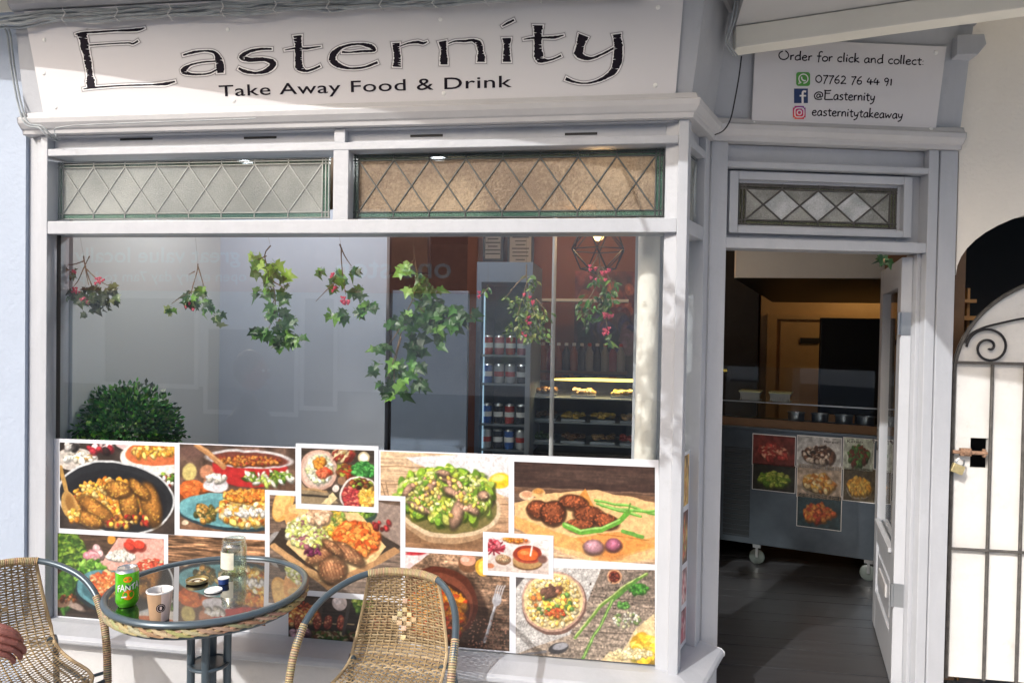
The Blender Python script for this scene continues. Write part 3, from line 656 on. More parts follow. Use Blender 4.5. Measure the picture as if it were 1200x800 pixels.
ccs = [(90, 50, 150), (190, 40, 110), (225, 60, 70), (235, 120, 60)]
for j in range(N_):
    for i in range(N_):
        t = (i+j)/(2*N_-2); 
        def gc(u):
            u = min(.999, max(0, 1-u))*3; k = int(u); f = u-k; return lin([ccs[k][q]*(1-f)+ccs[k+1][q]*f for q in range(3)])
        x_ = 268+i*81/N_; y_ = 433+j*84/N_
        q = [(x_, y_), (x_+81/N_, y_), (x_+81/N_, y_+84/N_), (x_, y_+84/N_)]
        if (i in (0, N_-1)) and (j in (0, N_-1)): continue
        mb.col = gc(((j-i*.3)/N_)*.9 + .25 if False else 1-(j*.75+(N_-i)*.35)/N_*.9); face(mb, q, .0006)
mb.build('camera_icon', M['print'], s2)
mb = MB(); mb.col = None; line(mb, rrect(280, 446, 338, 504, 16)+[rrect(280, 446, 338, 504, 16)[0]], 7, .001, 1); line(mb, circ(309, 475, 14), 7, .001, 1); line(mb, [(326, 457), (329, 459)], 6, .0011, 1); mb.build('camera_icon_mark', M['icon_white'], s2)
for q in ((20, 545), (1150, 583), (1183, 92)): MB().lathe([(0, .004), (.005, .004), (.009, .002), (.0095, 0)], S2(*q), 12, axis=n2).build('screw_cap', M['screwcap'], s2, smooth_=True)

# ------------------------------------------------------------------ cables
M['cable'] = mat('painted_cable', (.30, .33, .35), .5, lincol=True, noise=.4, nscale=14)
cb = place('cable_bundle', 'bundle of painted grey cables clipped along the top of the long sign', 'cable', (-1.2, 2.7, 2.85))
for k in range(6):
    rr_ = random.Random(k)
    pts = [AY(-30, 30+k*2.2, 2.69)]
    for px in range(0, 760, 26): pts.append(AY(px, 22-px*.044+(k-2.5)*2.5+rr_.uniform(-2.2, 2.2) + (4 if px < 30 else 0), 2.695+rr_.uniform(-.014, .008)))
    MB().tube(pts, .0048 if k % 2 else .007, 6, sm=3).build('cable', M['cable'], cb)
for px in range(75, 700, 62):
    y = 22-px*.044
    MB().tube([AY(px-2, y-9, 2.675), AY(px+1, y-3, 2.668), AY(px-3, y+4, 2.668), AY(px+3, y+10, 2.675)], .0025, 5).build('clip', M['paint2'], cb)
cl = place('drop_cable', 'thin painted cable running down the wall at the far left end of the sign', 'cable', (-2.6, 2.75, 2.4))
for d in (0, 3.2):
    MB().tube([AY(a+d, b-d*.6, yy) for a, b, yy in ((-5, 28, 2.70), (7, 36, 2.72), (11, 60, 2.74), (15, 90, 2.765), (22, 125, 2.765), (30, 146, 2.745), (46, 150, 2.735), (56, 160, 2.75), (68, 166, 2.785))], .004, 6, sm=4).build('cable', M['cable'], cl)
MB().tube([AY(a, b, 2.735) for a, b in ((66, 160), (64, 152), (74, 149), (110, 146), (300, 139))], .0025, 5, sm=3).build('cable', M['cable'], cl)
cr2 = place('corner_cable', 'looped painted cable running down the corner between the two signs', 'cable', (.35, 2.9, 2.6))
for d in (0, 3.5):
    MB().tube([AY(a+d, b, yy) for a, b, yy in ((863, -8, 2.85), (858, 22, 2.86), (852, 42, 2.88), (851, 52, 2.9), (861, 66, 2.93))], .0035, 6, sm=4).build('cable', M['cable'], cr2)
MB().tube([AY(a, b, yy) for a, b, yy in ((869, 66, 2.98), (866, 90, 3.0), (861, 118, 3.0), (856, 140, 2.98), (848, 153, 2.96), (838, 158, 2.90))], .0028, 6, sm=4).build('cable', M['ironblk'], cr2)
# ------------------------------------------------------------------ printed food pictures (drawn dot by dot into a fine mesh)
SS = 1.75
def vnoise(h, w, cell, rs):
    gh, gw = int(h/cell)+3, int(w/cell)+3
    g = rs.rand(gh, gw); yy = np.arange(h)/cell; xx = np.arange(w)/cell
    y0 = yy.astype(int); x0 = xx.astype(int); fy = (yy-y0)[:, None]; fx = (xx-x0)[None, :]
    fy = fy*fy*(3-2*fy); fx = fx*fx*(3-2*fx)
    a = g[y0][:, x0]; b = g[y0][:, x0+1]; c_ = g[y0+1][:, x0]; d = g[y0+1][:, x0+1]
    return (a*(1-fx)+b*fx)*(1-fy)+(c_*(1-fx)+d*fx)*fy
class Cv:
    def __init__(s, x0, x1, ya, yb, base=(120, 100, 80), seed=1, slope=None):
        s.x0, s.x1, s.ya, s.yb = x0, x1, ya, yb
        sl = slope or (lambda y: .037+.000205*(y-520))
        s.w = max(6, int((x1-x0)*SS)); s.h = max(6, int((yb-ya)*SS))
        u = (np.arange(s.w)/(s.w-1))[None, :]; v = (np.arange(s.h)/(s.h-1))[:, None]
        s.X = x0+(x1-x0)*u+0*v; dx = s.X-x0
        s.Y = (ya+sl(ya)*dx)*(1-v)+(yb+sl(yb)*dx)*v
        s.PX, s.PY = s.X.copy(), s.Y.copy(); ws = np.random.RandomState(seed+500)
        for cell, am in ((12, .45), (34, 1.1)): s.X = s.X+am*(vnoise(s.h, s.w, cell, ws)-.5)*2; s.Y = s.Y+am*(vnoise(s.h, s.w, cell, ws)-.5)*2
        s.a = np.zeros((s.h, s.w, 3))+np.array(base)/255.; s.rs = np.random.RandomState(seed)
        s.r = random.Random(seed)
    def put(s, mask, col): 
        c_ = np.array(col, float)/255.; s.a = s.a*(1-mask[..., None])+c_*mask[..., None]
    def ell(s, cx, cy, rx, ry, col, a=0, soft=.8, al=1, inner=None):
        R_ = max(rx, ry)+3
        j0 = int((cx-R_-s.x0)*SS); j1 = int((cx+R_-s.x0)*SS)+2; j0 = max(0, j0); j1 = min(s.w, j1)
        i0 = int((cy-R_-s.yb+ (s.yb-s.ya) -14)*SS); i1 = int((cy+R_-s.ya+2)*SS)+2
        i0 = max(0, int((cy-R_-s.ya-14)*SS)); i1 = min(s.h, i1)
        if j0 >= j1 or i0 >= i1: return
        X = s.X[i0:i1, j0:j1]-cx; Y = s.Y[i0:i1, j0:j1]-cy
        ca, sa = math.cos(math.radians(a)), math.sin(math.radians(a))
        d = np.sqrt(((X*ca+Y*sa)/rx)**2+((-X*sa+Y*ca)/ry)**2)
        m_ = np.clip((1-d)*min(rx, ry)/soft+.5, 0, 1)*al
        if inner: m_ = m_*np.clip((d-inner)*min(rx, ry)/soft+.5, 0, 1)
        m_ = m_[..., None]; s.a[i0:i1, j0:j1] = s.a[i0:i1, j0:j1]*(1-m_)+np.array(col, float)/255.*m_
    def poly(s, pts, col, al=1, soft=.6):
        m_ = np.ones_like(s.X)*0; inside = np.zeros(s.X.shape, bool); n = len(pts); dist = np.full(s.X.shape, 1e9)
        for k in range(n):
            x1_, y1_ = pts[k]; x2_, y2_ = pts[(k+1) % n]
            cond = ((y1_ > s.Y) != (y2_ > s.Y)); xi = (x2_-x1_)*(s.Y-y1_)/((y2_-y1_) if abs(y2_-y1_) > 1e-9 else 1e-9)+x1_
            inside ^= cond & (s.X < xi)
            L2 = (x2_-x1_)**2+(y2_-y1_)**2+1e-9; t = np.clip(((s.X-x1_)*(x2_-x1_)+(s.Y-y1_)*(y2_-y1_))/L2, 0, 1)
            dist = np.minimum(dist, np.hypot(s.X-x1_-t*(x2_-x1_), s.Y-y1_-t*(y2_-y1_)))
        s.put(np.clip(np.where(inside, .5+dist/soft, .5-dist/soft), 0, 1)*al, col)
    def line(s, pts, w, col, al=1):
        d = np.full(s.X.shape, 1e9)
        for (x1_, y1_), (x2_, y2_) in zip(pts, pts[1:]):
            L2 = (x2_-x1_)**2+(y2_-y1_)**2+1e-9; t = np.clip(((s.X-x1_)*(x2_-x1_)+(s.Y-y1_)*(y2_-y1_))/L2, 0, 1)
            d = np.minimum(d, np.hypot(s.X-x1_-t*(x2_-x1_), s.Y-y1_-t*(y2_-y1_)))
        s.put(np.clip((w/2-d)+.5, 0, 1)*al, col)
    def tex(s, amt=.2, cell=6, cy_=None, mask=None):
        n = vnoise(s.h, s.w, cell, s.rs) if cy_ is None else vnoise(int(s.h*cell/cy_)+2, s.w, cell, s.rs)[np.minimum((np.arange(s.h)*cell/cy_).astype(int), int(s.h*cell/cy_)+1)]
        k = 1+amt*(n-.5)*2; k = k if mask is None else 1+(k-1)*mask
        s.a = np.clip(s.a*k[..., None], 0, 1)
    def grad(s, c0_, c1_, ya=None, yb=None):
        ya = s.ya if ya is None else ya; yb = s.yb if yb is None else yb
        t = np.clip((s.Y-ya)/(yb-ya), 0, 1)[..., None]; s.a = np.array(c0_)/255.*(1-t)+np.array(c1_)/255.*t
    def wood(s, c0_, c1_, gap, n=4, ang=.03, y0=None, y1=None, amt=.25):
        y0 = s.ya if y0 is None else y0; y1 = s.yb+8 if y1 is None else y1
        s.grad(c0_, c1_, y0, y1)
        s.tex(amt, 34, 3); s.tex(amt*.7, 12, 1.6)
        for k in range(1, n):
            y = y0+(y1-y0)*k/n; s.line([(s.x0, y), (s.x1, y+(s.x1-s.x0)*ang)], 1.2, gap, .7)
    def food(s, cx, cy, rx, ry, n, size, pal, a=0, el=1.5, rim=.66, hi=.25, power=.5, rota=None):
        items = []
        for _ in range(n):
            t = s.r.uniform(0, 2*math.pi); q = s.r.random()**power
            x = rx*q*math.cos(t); y = ry*q*math.sin(t); ca, sa = math.cos(math.radians(a)), math.sin(math.radians(a))
            items.append((cy+x*sa+y*ca, cx+x*ca-y*sa))
        items.sort()
        for y, x in items:
            z = s.r.uniform(*size); c_ = s.r.choice(pal); j = s.r.uniform(.82, 1.15); c_ = [min(255, q*j) for q in c_]
            an = s.r.uniform(0, 180) if rota is None else rota+s.r.uniform(-20, 20); e = s.r.uniform(1, el)
            s.ell(x+.2*z, y+.45*z, z*e+.3, z+.3, [q*rim*.85 for q in c_], an, 1.6, .8); s.ell(x-.1*z, y-.15*z, z*e*.85, z*.85, c_, an, .9)
            s.ell(x-.25*z, y-.3*z, z*.42, z*.32, [min(255, q*(1+hi)+25*hi) for q in c_], an, .8, .8)
    def dome(s, x, y, rx, ry, an, col, sp=60, dark=.42, hot=.28):
        s.ell(x+.6, y+2, rx+1.6, ry+1.6, [q*.28 for q in col], an, 2.5, .8)
        for k in range(8):
            f = k/7; cc = [min(255, q*(dark+(1-dark)*f**.7)+hot*70*max(0, f-.6)) for q in col]; g = 1-.78*f
            s.ell(x-.10*rx*f, y-.28*ry*f, rx*g, ry*g, cc, an, 1.6+ry*.12, .75)
        ca, sa = math.cos(math.radians(an)), math.sin(math.radians(an))
        for _ in range(sp):
            t = s.r.uniform(0, 6.28); q = math.sqrt(s.r.random())*.93; u, v = rx*q*math.cos(t), ry*q*math.sin(t); k = s.r.choice((.45, .6, 1.25, 1.45, .75))
            s.ell(x+u*ca-v*sa, y+u*sa+v*ca, s.r.uniform(.5, 1.6), s.r.uniform(.4, 1.1), [min(255, p_*k) for p_ in col], s.r.uniform(0, 180), .8, .55)
    def mesh(s, name, parent, yw, mt, conv=None):
        conv = conv or (lambda X, Y: AY_arr(X, Y, yw))
        P = conv(s.PX.ravel(), s.PY.ravel()); s.tex(.10, 5); b_ = np.pad(s.a, ((1, 1), (1, 1), (0, 0)), 'edge'); s.a = .4*s.a+.15*(b_[:-2, 1:-1]+b_[2:, 1:-1]+b_[1:-1, :-2]+b_[1:-1, 2:]); s.tex(.07, 2.4); g_ = s.a.mean(2, keepdims=True); s.a = np.clip(g_+(s.a-g_)*.90, 0, 1)
        idx = np.arange(s.h*s.w).reshape(s.h, s.w)
        F_ = np.stack([idx[1:, :-1], idx[1:, 1:], idx[:-1, 1:], idx[:-1, :-1]], -1).reshape(-1, 4)
        me = bpy.data.meshes.new(name); me.vertices.add(len(P)); me.vertices.foreach_set('co', P.astype(np.float32).ravel())
        me.loops.add(F_.size); me.loops.foreach_set('vertex_index', F_.ravel().astype(np.int32))
        me.polygons.add(len(F_)); me.polygons.foreach_set('loop_start', np.arange(0, F_.size, 4, dtype=np.int32))
        try: me.polygons.foreach_set('loop_total', np.full(len(F_), 4, dtype=np.int32))
        except Exception: pass
        me.update(calc_edges=True)
        c_ = np.clip(s.a.reshape(-1, 3), 0, 1); c_ = np.where(c_ <= .04045, c_/12.92, ((c_+.055)/1.055)**2.4)
        c_ = c_*.86; at = me.color_attributes.new('Col', 'FLOAT_COLOR', 'POINT'); at.data.foreach_set('color', np.hstack([c_, np.ones((len(c_), 1))]).astype(np.float32).ravel())
        me.materials.append(mt); o = bpy.data.objects.new(name, me); COL.objects.link(o)
        if parent: o.parent = parent; o.location = -parent.location if parent.name in ABS else (0, 0, 0)
        return o
def AY_arr(X, Y, yw):
    r_ = np.array(_X); u_ = np.array(_Y); f_ = np.array(_F)
    d = (X-600)[:, None]*r_-(Y-400)[:, None]*u_+CAM_F*f_; return np.array(EYE)+d*(yw/d[:, 1])[:, None]
OR = [(232,140,30),(214,112,24),(240,170,50),(190,88,28),(222,150,70)]
GR = [(120,160,50),(150,185,60),(90,130,40),(60,100,30),(180,200,90)]
LET = [(190,205,60),(150,190,50),(215,220,100),(120,165,45),(225,225,140),(170,200,80),(95,140,40)]
RICE = [(238,180,60),(230,160,50),(245,205,100),(215,130,40),(250,215,130)]
BR = [(120,60,30),(150,80,40),(95,45,25),(170,100,55),(70,35,20)]
RED = [(190,50,30),(210,80,40),(160,35,25)]
WH = [(235,230,215),(220,212,195),(245,242,235)]
MIX = OR+GR[:2]+RED+RICE[:3]+BR[:2]

poster = place('food_picture_poster', 'wide white vinyl sheet of twelve food pictures over the lower part of the big window', 'poster', (-1.13, 2.84, .27))
def sl_(y): return .037+.000205*(y-520)
def quad_white(x0, x1, ya, yb, yw, name='white_sheet', th=.0006):
    q = [AY(x0, yb, yw), AY(x1, yb+sl_(yb)*(x1-x0), yw), AY(x1, ya+sl_(ya)*(x1-x0), yw), AY(x0, ya, yw)]
    MB().prism(q, (0, th, 0)).build(name, M['paper'], poster)
quad_white(63.5, 772, 513.5, 722.5, 2.8450, th=.0012)
LAB = lambda o, l: tag(o, l)

# 1 pan of chicken and rice
C = Cv(70, 204.5, 518, 618.5, (60, 50, 45), 11)
C.tex(.3, 20); C.ell(88, 538, 26, 13, (205,195,185)); C.food(92, 536, 18, 8, 30, (2, 3.5), WH+[(200,150,70)])
C.food(84, 522, 12, 4, 12, (2, 4), [(210,205,200),(60,55,55)]); C.food(118, 524, 14, 7, 22, (2.5, 4.5), [(200,50,60),(235,200,200),(160,40,50),(60,40,40)])
C.ell(150, 520, 14, 6, (225,190,190)); C.ell(184, 535, 44, 22, (232,225,215)); C.ell(184, 531, 38, 15, (215,110,60)); C.food(182, 528, 26, 8, 90, (1.2, 2.5), RICE, el=2.5)
C.food(196, 562, 10, 8, 26, (1.5, 2.5), GR+RED+WH); C.ell(136, 583, 69, 43, (205,208,210), 8); C.ell(136, 583, 66.5, 40.5, (38,40,44), 8); C.ell(136, 586, 60, 35, (30,31,35), 8)
C.food(128, 588, 42, 28, 330, (1.5, 3.2), RICE+OR, a=5, el=2); C.food(108, 574, 20, 10, 60, (1.3, 2.6), RICE)
for x, y, rx, ry, an in ((176,590,11,26,-14),(150,590,10,17,-10),(138,573,15,9,10),(112,596,24,9,38),(103,608,18,8,18),(163,573,16,7,45)):
    C.dome(x, y, rx, ry, an, (226,146,56), 90)
C.food(150, 610, 26, 7, 30, (1.5, 3), RED+RICE+BR); C.line([(71,548),(78,575)], 5, (190,145,75)); C.ell(82, 592, 9, 18, (196,150,80), -15); C.ell(83, 590, 5, 12, (160,110,50), -15, 2); C.food(86, 605, 8, 8, 20, (1.5, 3), RICE)
LAB(C.mesh('food_photo', poster, 2.8444, M['print']), 'picture of chicken and yellow rice in a round black pan')
# 2 casserole and bake
C = Cv(210.5, 346, 520, 619.5, (84, 66, 56), 12); C.grad((92,72,62), (120,85,62), 520, 620); C.tex(.25, 26); C.tex(.1, 5)
C.ell(222, 553, 8, 10, (205,185,110), 0, 2); C.ell(243, 553, 9, 8, (196,130,95), 0, 2); C.ell(246, 563, 8, 6, (190,120,85), 0, 2); C.ell(225, 530, 14, 8, (110,80,70), 0, 5)
C.ell(293, 562, 46, 10, (70,45,40), 3, 4, .6); C.ell(293, 549, 44, 22, (188,42,42), 3, 1.5); C.ell(292, 538, 51, 11, (205,200,200), 3, 1.2); C.ell(292, 538.5, 46, 8.5, (120,62,50), 3, 1); C.food(290, 540, 38, 5, 120, (1.2, 2.6), [(180,100,40),(200,130,60),(150,60,40)])
C.line([(231,520),(262,547)], 6, (186,130,80)); C.line([(230,518),(260,543)], 2, (215,165,110), .8); C.food(315, 560, 30, 7, 90, (1, 2.4), GR+WH, el=3)
C.food(225, 575, 18, 8, 12, (5, 7), [(214,98,40),(225,115,50)], el=2.2, rota=15); C.ell(253, 568, 15, 9, (214,210,215), 0, 1.2); C.food(253, 560, 12, 4, 30, (1.8, 3), WH)
C.ell(276, 601, 68, 21, (38,60,70), 4, 1); C.ell(275, 598, 67, 20, (108,172,178), 4, 1); C.ell(277, 600, 58, 15, (90,150,158), 4, 2); C.ell(216, 612, 4, 3, (220,200,170)); 
C.food(240, 600, 12, 10, 60, (1.5, 3), [(140,120,50),(200,140,60),(80,80,40),(225,180,110)]); C.food(290, 597, 34, 18, 420, (1.3, 3.2), RICE+[(240,225,180),(205,100,40),(230,190,120)], el=2); C.food(292, 580, 30, 6, 150, (1.5, 3), [(232,150,50),(240,180,80),(215,110,40)]); C.food(292, 600, 28, 4, 60, (1.5, 2.8), WH)
LAB(C.mesh('food_photo', poster, 2.8444, M['print']), 'picture of a baked slice on a pale blue plate before a red casserole')
# 4 salad
C = Cv(446, 596, 528.5, 639, (215, 180, 140), 14); C.wood((222,190,152), (170,125,90), (130,95,65), 6, .02, 525, 650, .14)
C.poly([(474,535),(560,531),(600,534),(600,585),(548,560),(500,548)], (215,212,214)); C.poly([(486,540),(560,531),(600,540),(600,570)], (226,224,226), .6); 
for k in range(9): C.line([(480+k*13, 536), (520+k*13, 590)], 1, (190,185,190), .5)
C.ell(586, 563, 13, 9, (236,190,30), 0, 2); C.ell(584, 560, 8, 4, (250,225,110), 0, 2); C.ell(530, 628, 70, 16, (110,78,52), 3, 6, .6)
C.ell(527, 600, 59, 37, (176,140,104), 2); C.ell(527, 596, 60, 34, (212,186,150), 2); C.ell(527, 594, 56, 31, (120,110,60), 2); C.ell(560, 582, 22, 20, (60,50,35), 0, 3)
C.food(523, 580, 55, 30, 330, (2.4, 6.2), LET, el=2.3, rim=.5); C.food(510, 562, 34, 12, 90, (2.4, 5.5), LET, el=2.3, rim=.5); C.food(523, 578, 50, 26, 260, (1, 2.2), LET+[(240,245,170)], el=3)
for x, y, rx, ry, an in ((504,570,4,9,35),(524,560,10,3.5,20),(535,601,6.5,17,14),(553,596,8,4,40),(490,594,14,3.5,25),(566,580,6,5,0),(478,574,3.5,8,35),(528,575,9,4,30),(520,554,8,3,10)):
    C.dome(x, y, rx, ry, an, (208,160,130), 12, .55)
C.food(520, 580, 44, 24, 70, (1.3, 2.6), [(245,225,120),(240,200,80),(235,170,140)]); C.line([(447,566),(452,582)], 1, (120,95,70)); C.line([(452,564),(456,582)], 1, (120,95,70))
LAB(C.mesh('food_photo', poster, 2.8444, M['print']), 'picture of a green salad with sliced meat in a wooden bowl')
# 6 plate with herbs
C = Cv(67.5, 192, 624, 721, (60, 48, 40), 16); C.wood((88,66,48), (40,30,26), (30,22,18), 3, .03); C.food(80, 645, 18, 20, 280, (1.3, 3), GR[:4]+[(40,75,25)], el=3)
C.ell(130, 632, 5, 5, (222,150,50)); C.food(112, 655, 10, 14, 16, (4, 6), [(214,160,160),(235,190,190),(190,120,130)]); C.poly([(116,664),(138,630),(192,632),(194,668),(150,672)], (225,165,150)); C.poly([(116,664),(118,669),(152,679),(193,672),(193,668),(150,672)], (176,108,78)); C.food(142, 651, 16, 6, 120, (1.2, 2.4), WH); C.food(157, 639, 14, 3, 4, (5, 6), [(222,60,40)]); C.food(178, 662, 16, 7, 100, (1.3, 2.5), [(214,60,40),(226,90,60),(230,190,150)])
C.food(108, 680, 22, 22, 240, (1.2, 3), [(110,175,50),(70,130,30),(150,205,80),(45,90,25)], el=3); C.food(76, 690, 9, 26, 100, (1.5, 3.2), [(60,110,30),(40,80,25),(90,140,45)], el=3)
C.ell(128, 694, 40, 24, (30,45,50), 10); C.ell(129, 691, 39, 23, (86,140,150), 10); C.ell(130, 692, 34, 19, (60,105,115), 10); C.food(122, 684, 14, 14, 130, (1.5, 3), [(236,140,70),(226,105,50),(240,190,130),(200,80,40)], el=2.4)
C.ell(86, 708, 14, 4, (150,130,118), 28, 1.5); C.ell(72, 706, 10, 5, (120,90,70)); C.food(80, 700, 10, 4, 20, (1, 2), BR)
LAB(C.mesh('food_photo', poster, 2.8444, M['print']), 'picture of a blue plate among green herbs and chopped onion')
# 7 wood
C = Cv(197, 311, 626, 724, (130, 95, 68), 17); C.wood((142,104,74), (120,85,60), (70,45,30), 3, .04, 620, 735, .5); C.tex(.35, 60, 2.2)
for k in range(9): C.line([(197, 630+k*10), (240, 633+k*10+C.r.uniform(-3, 3)), (311, 634+k*10.5)], .9, (88,60,42), .55)
C.food(250, 700, 40, 10, 120, (2, 4), MIX)
LAB(C.mesh('food_photo', poster, 2.8444, M['print']), 'picture of bare brown timber behind the glass table')
# 9 cutlets
C = Cv(602.5, 767.5, 540.5, 650.5, (90, 65, 50), 19); C.wood((58,42,38), (196,160,125), (60,40,30), 5, .03, 545, 650, .2)
C.poly([(600,538),(770,545),(770,580),(600,572)], (64,46,40)); C.ell(700, 558, 70, 8, (92,70,60), 2, 5, .5); C.line([(602,571),(768,578)], 2, (120,90,70)); C.poly([(602,572),(768,580),(768,588),(602,578)], (112,80,58))
C.tex(.16, 22, 2.5)
C.poly([(602,590),(640,578),(700,574),(768,588),(768,655),(712,662),(660,648),(602,612)], (228,180,120)); C.poly([(602,604),(640,618),(700,640),(768,628),(768,642),(716,658),(640,636),(602,618)], (226,160,84), .9); C.poly([(675,586),(685,572),(698,596)], (220,140,60)); C.poly([(670,630),(735,622),(768,640),(716,655)], (232,140,60), .8)
C.ell(617, 580, 9, 5.5, (232,190,150)); C.ell(617, 579, 7, 3.5, (210,150,110)); C.ell(631, 577, 8, 5, (220,170,110)); C.ell(631, 575, 6, 3, (190,130,60))
for p in ([(698,586),(735,592),(768,602)], [(705,592),(740,598),(768,598)], [(700,590),(750,604)]): C.line(p, 3.2, (90,160,50)); C.line([(a, b-.8) for a, b in p], 1, (170,215,120))
for x, y, rx, ry, an in ((630,596,13,11,0),(648,600,15,14,0),(672,588,17,8,10),(690,602,18,9,5),(680,615,16,7,3),(710,610,14,9,10)):
    C.dome(x, y, rx, ry, an, (168,84,46), 150, .35)
C.line([(662,615),(680,623),(705,621),(725,610),(736,600)], 6.5, (96,165,50)); C.line([(662,613.5),(680,621),(705,618.5),(725,608)], 2, (160,210,110)); C.line([(736,600),(739,590)], 2, (90,140,50)); C.line([(730,622),(752,628)], 5, (100,160,60)); C.line([(700,626),(760,632)], 1.5, (190,120,50))
C.dome(695, 640, 12, 8, 0, (222,160,172), 4, .6, .6); C.dome(719, 638, 9, 7, 0, (206,110,140), 4, .6, .8); C.ell(716, 653, 20, 4, (190,120,60), 0, 2, .5)
LAB(C.mesh('food_photo', poster, 2.8444, M['print']), 'picture of crisp brown cutlets with green chillies on paper')
# 10 stew and fork
C = Cv(471, 597, 645.5, 752, (100, 78, 62), 20); C.wood((150,118,92), (86,66,54), (60,45,36), 2, .04, 645, 760, .25); C.tex(.3, 3); C.tex(.3, 14)
C.poly([(471,646),(504,648),(478,668),(471,668)], (226,205,205)); C.ell(487, 648, 12, 2.5, (190,50,60)); C.ell(548, 660, 11, 11, (120,80,55)); C.ell(548, 656, 9, 7, (214,150,120)); C.ell(545, 655, 5, 3, (235,190,170)); C.ell(565, 664, 9, 11, (226,170,50)); C.ell(566, 664, 6.5, 8, (245,205,80))
C.ell(526, 722, 46, 55, (50,32,26), -12, 4, .7); C.ell(514, 706, 46, 42, (88,42,30), 14); C.ell(513, 708, 41, 37, (120,62,44), 14); C.ell(512, 712, 38, 33, (70,34,24), 14); C.food(510, 716, 34, 32, 420, (1.5, 3.2), OR+[(235,150,30),(220,110,20),(190,60,20)], el=3); C.food(524, 738, 14, 14, 60, (1.8, 3.4), RED+BR)
C.line([(567,752),(577,720),(581,708)], 3.6, (160,160,165)); C.line([(566,752),(576,720),(580,710)], 1.2, (225,225,230)); C.ell(583, 702, 5.5, 7, (165,165,170), 15); 
for d in (-4, -1.3, 1.3, 4): C.line([(583+d, 701), (588+d, 685)], 1.3, (190,190,196))
C.line([(562,754),(570,745)], 5, (70,60,60), .6)
for k in range(90): C.ell(C.r.uniform(548,597), C.r.uniform(724,760), .8, .8, (160,110,90))
LAB(C.mesh('food_photo', poster, 2.8444, M['print']), 'picture of an orange stew bowl and a silver fork behind the wicker chair')
# 11 soup
C = Cv(604.5, 767.5, 664, 765.5, (140, 125, 112), 21, slope=lambda y: .022+.00055*(y-664)); C.wood((124,108,96), (150,134,118), (60,50,44), 3, .05, 655, 775, .2); C.tex(.25, 3)
C.poly([(604,664),(705,662),(690,700),(668,742),(604,766)], (186,182,178)); C.tex(.16, 2); C.poly([(604,664),(625,664),(604,690)], (90,84,84)); 
for k in range(14): C.line([(608+k*3, 726+k*.5), (606+k*3, 730+k*.5)], .9, (110,104,100), .6)
C.ell(649, 706, 38, 37, (110,80,70)); C.ell(648, 704, 37, 35.5, (190,150,130)); C.ell(648, 704, 34.5, 33, (222,196,140)); C.food(648, 704, 31, 30, 420, (1.1, 2.4), [(238,215,160),(230,195,110),(240,225,180),(226,180,80)]); C.food(648, 706, 24, 18, 70, (1.5, 3), [(240,200,60),(220,120,50),(90,130,60),(245,215,90)]); C.food(646, 692, 10, 5, 12, (2, 4), [(110,75,60),(190,120,90)], el=2.5); C.food(650, 718, 14, 5, 26, (1, 2), [(200,60,30),(220,100,50)])
C.ell(720, 676, 9, 8.5, (205,150,110)); C.ell(720, 676, 7, 6.5, (110,45,30)); C.food(720, 676, 6, 5, 40, (.6, 1.1), [(160,70,50),(70,25,20)])
for k in range(30): C.ell(C.r.uniform(690,745), C.r.uniform(680,715), .9, .9, (60,45,40))
C.line([(674,747),(702,712),(735,686),(757,672)], 3.4, (100,140,50)); C.line([(674,745),(702,710),(735,684),(757,671)], 1.2, (196,215,130)); C.line([(682,772),(700,738),(718,704),(748,678)], 3.4, (80,130,50)); C.line([(683,770),(701,736),(719,702)], 1.1, (170,200,110))
C.food(748, 690, 10, 6, 60, (1, 2.2), [(60,130,40),(90,160,60),(40,100,30)]); C.food(731, 708, 6, 4, 26, (1, 2), [(70,130,50),(100,160,70)]); C.food(735, 725, 16, 9, 60, (.8, 1.8), [(205,200,150),(220,215,200),(120,150,80)])
C.poly([(700,776),(715,762),(728,764),(745,736),(767,718),(768,782)], (222,195,145)); C.tex(.1, 3); C.food(755, 760, 14, 16, 34, (4, 7), [(240,195,50),(248,215,90),(230,175,40)]); C.food(738, 765, 26, 6, 120, (.9, 1.8), [(240,225,180),(225,200,140)], rim=.8)
C.ell(655, 758, 12, 6.5, (60,58,60), -12); C.ell(657, 756, 9, 4, (150,150,155), -12); C.line([(606,768),(640,762)], 3, (110,108,110))
LAB(C.mesh('food_photo', poster, 2.8444, M['print']), 'picture of creamy soup and spring onions on grey planks')
# 12 skewers
C = Cv(338, 466, 695, 747, (52, 42, 36), 22); C.wood((60,48,42), (36,30,28), (20,16,14), 3, .05); C.ell(355, 715, 22, 16, (70,60,52)); C.food(352, 718, 20, 14, 130, (1.5, 3), [(225,140,60),(200,90,50),(240,190,110),(150,50,35)])
C.ell(398, 706, 9, 10, (214,196,190)); C.ell(396, 703, 5, 5, (235,222,220)); C.ell(417, 701, 8, 6, (226,214,90)); C.ell(417, 701, 6, 4.4, (240,236,160)); C.food(427, 708, 12, 10, 60, (1.5, 3), GR)
C.line([(340,729),(415,731)], 1.2, (200,170,120))
for x in (350, 372, 384, 399, 440, 452): C.ell(x, 730, 5, 9, (60,25,20)); C.ell(x, 729, 4.4, 8, (170,70,52)); C.food(x, 729, 3.4, 7, 22, (.8, 1.6), [(200,90,65),(140,50,40),(215,130,90)])
C.food(395, 745, 56, 5, 170, (1.2, 2.4), [(70,100,40),(50,80,30),(110,70,45),(190,170,130)], el=2); C.food(350, 742, 12, 5, 18, (2, 4), [(190,150,160),(110,70,80)]); C.line([(402,742),(412,697)], 4, (70,64,60))
LAB(C.mesh('food_photo', poster, 2.8444, M['print']), 'picture of meat skewers on dark boards between the table and the wicker chair')
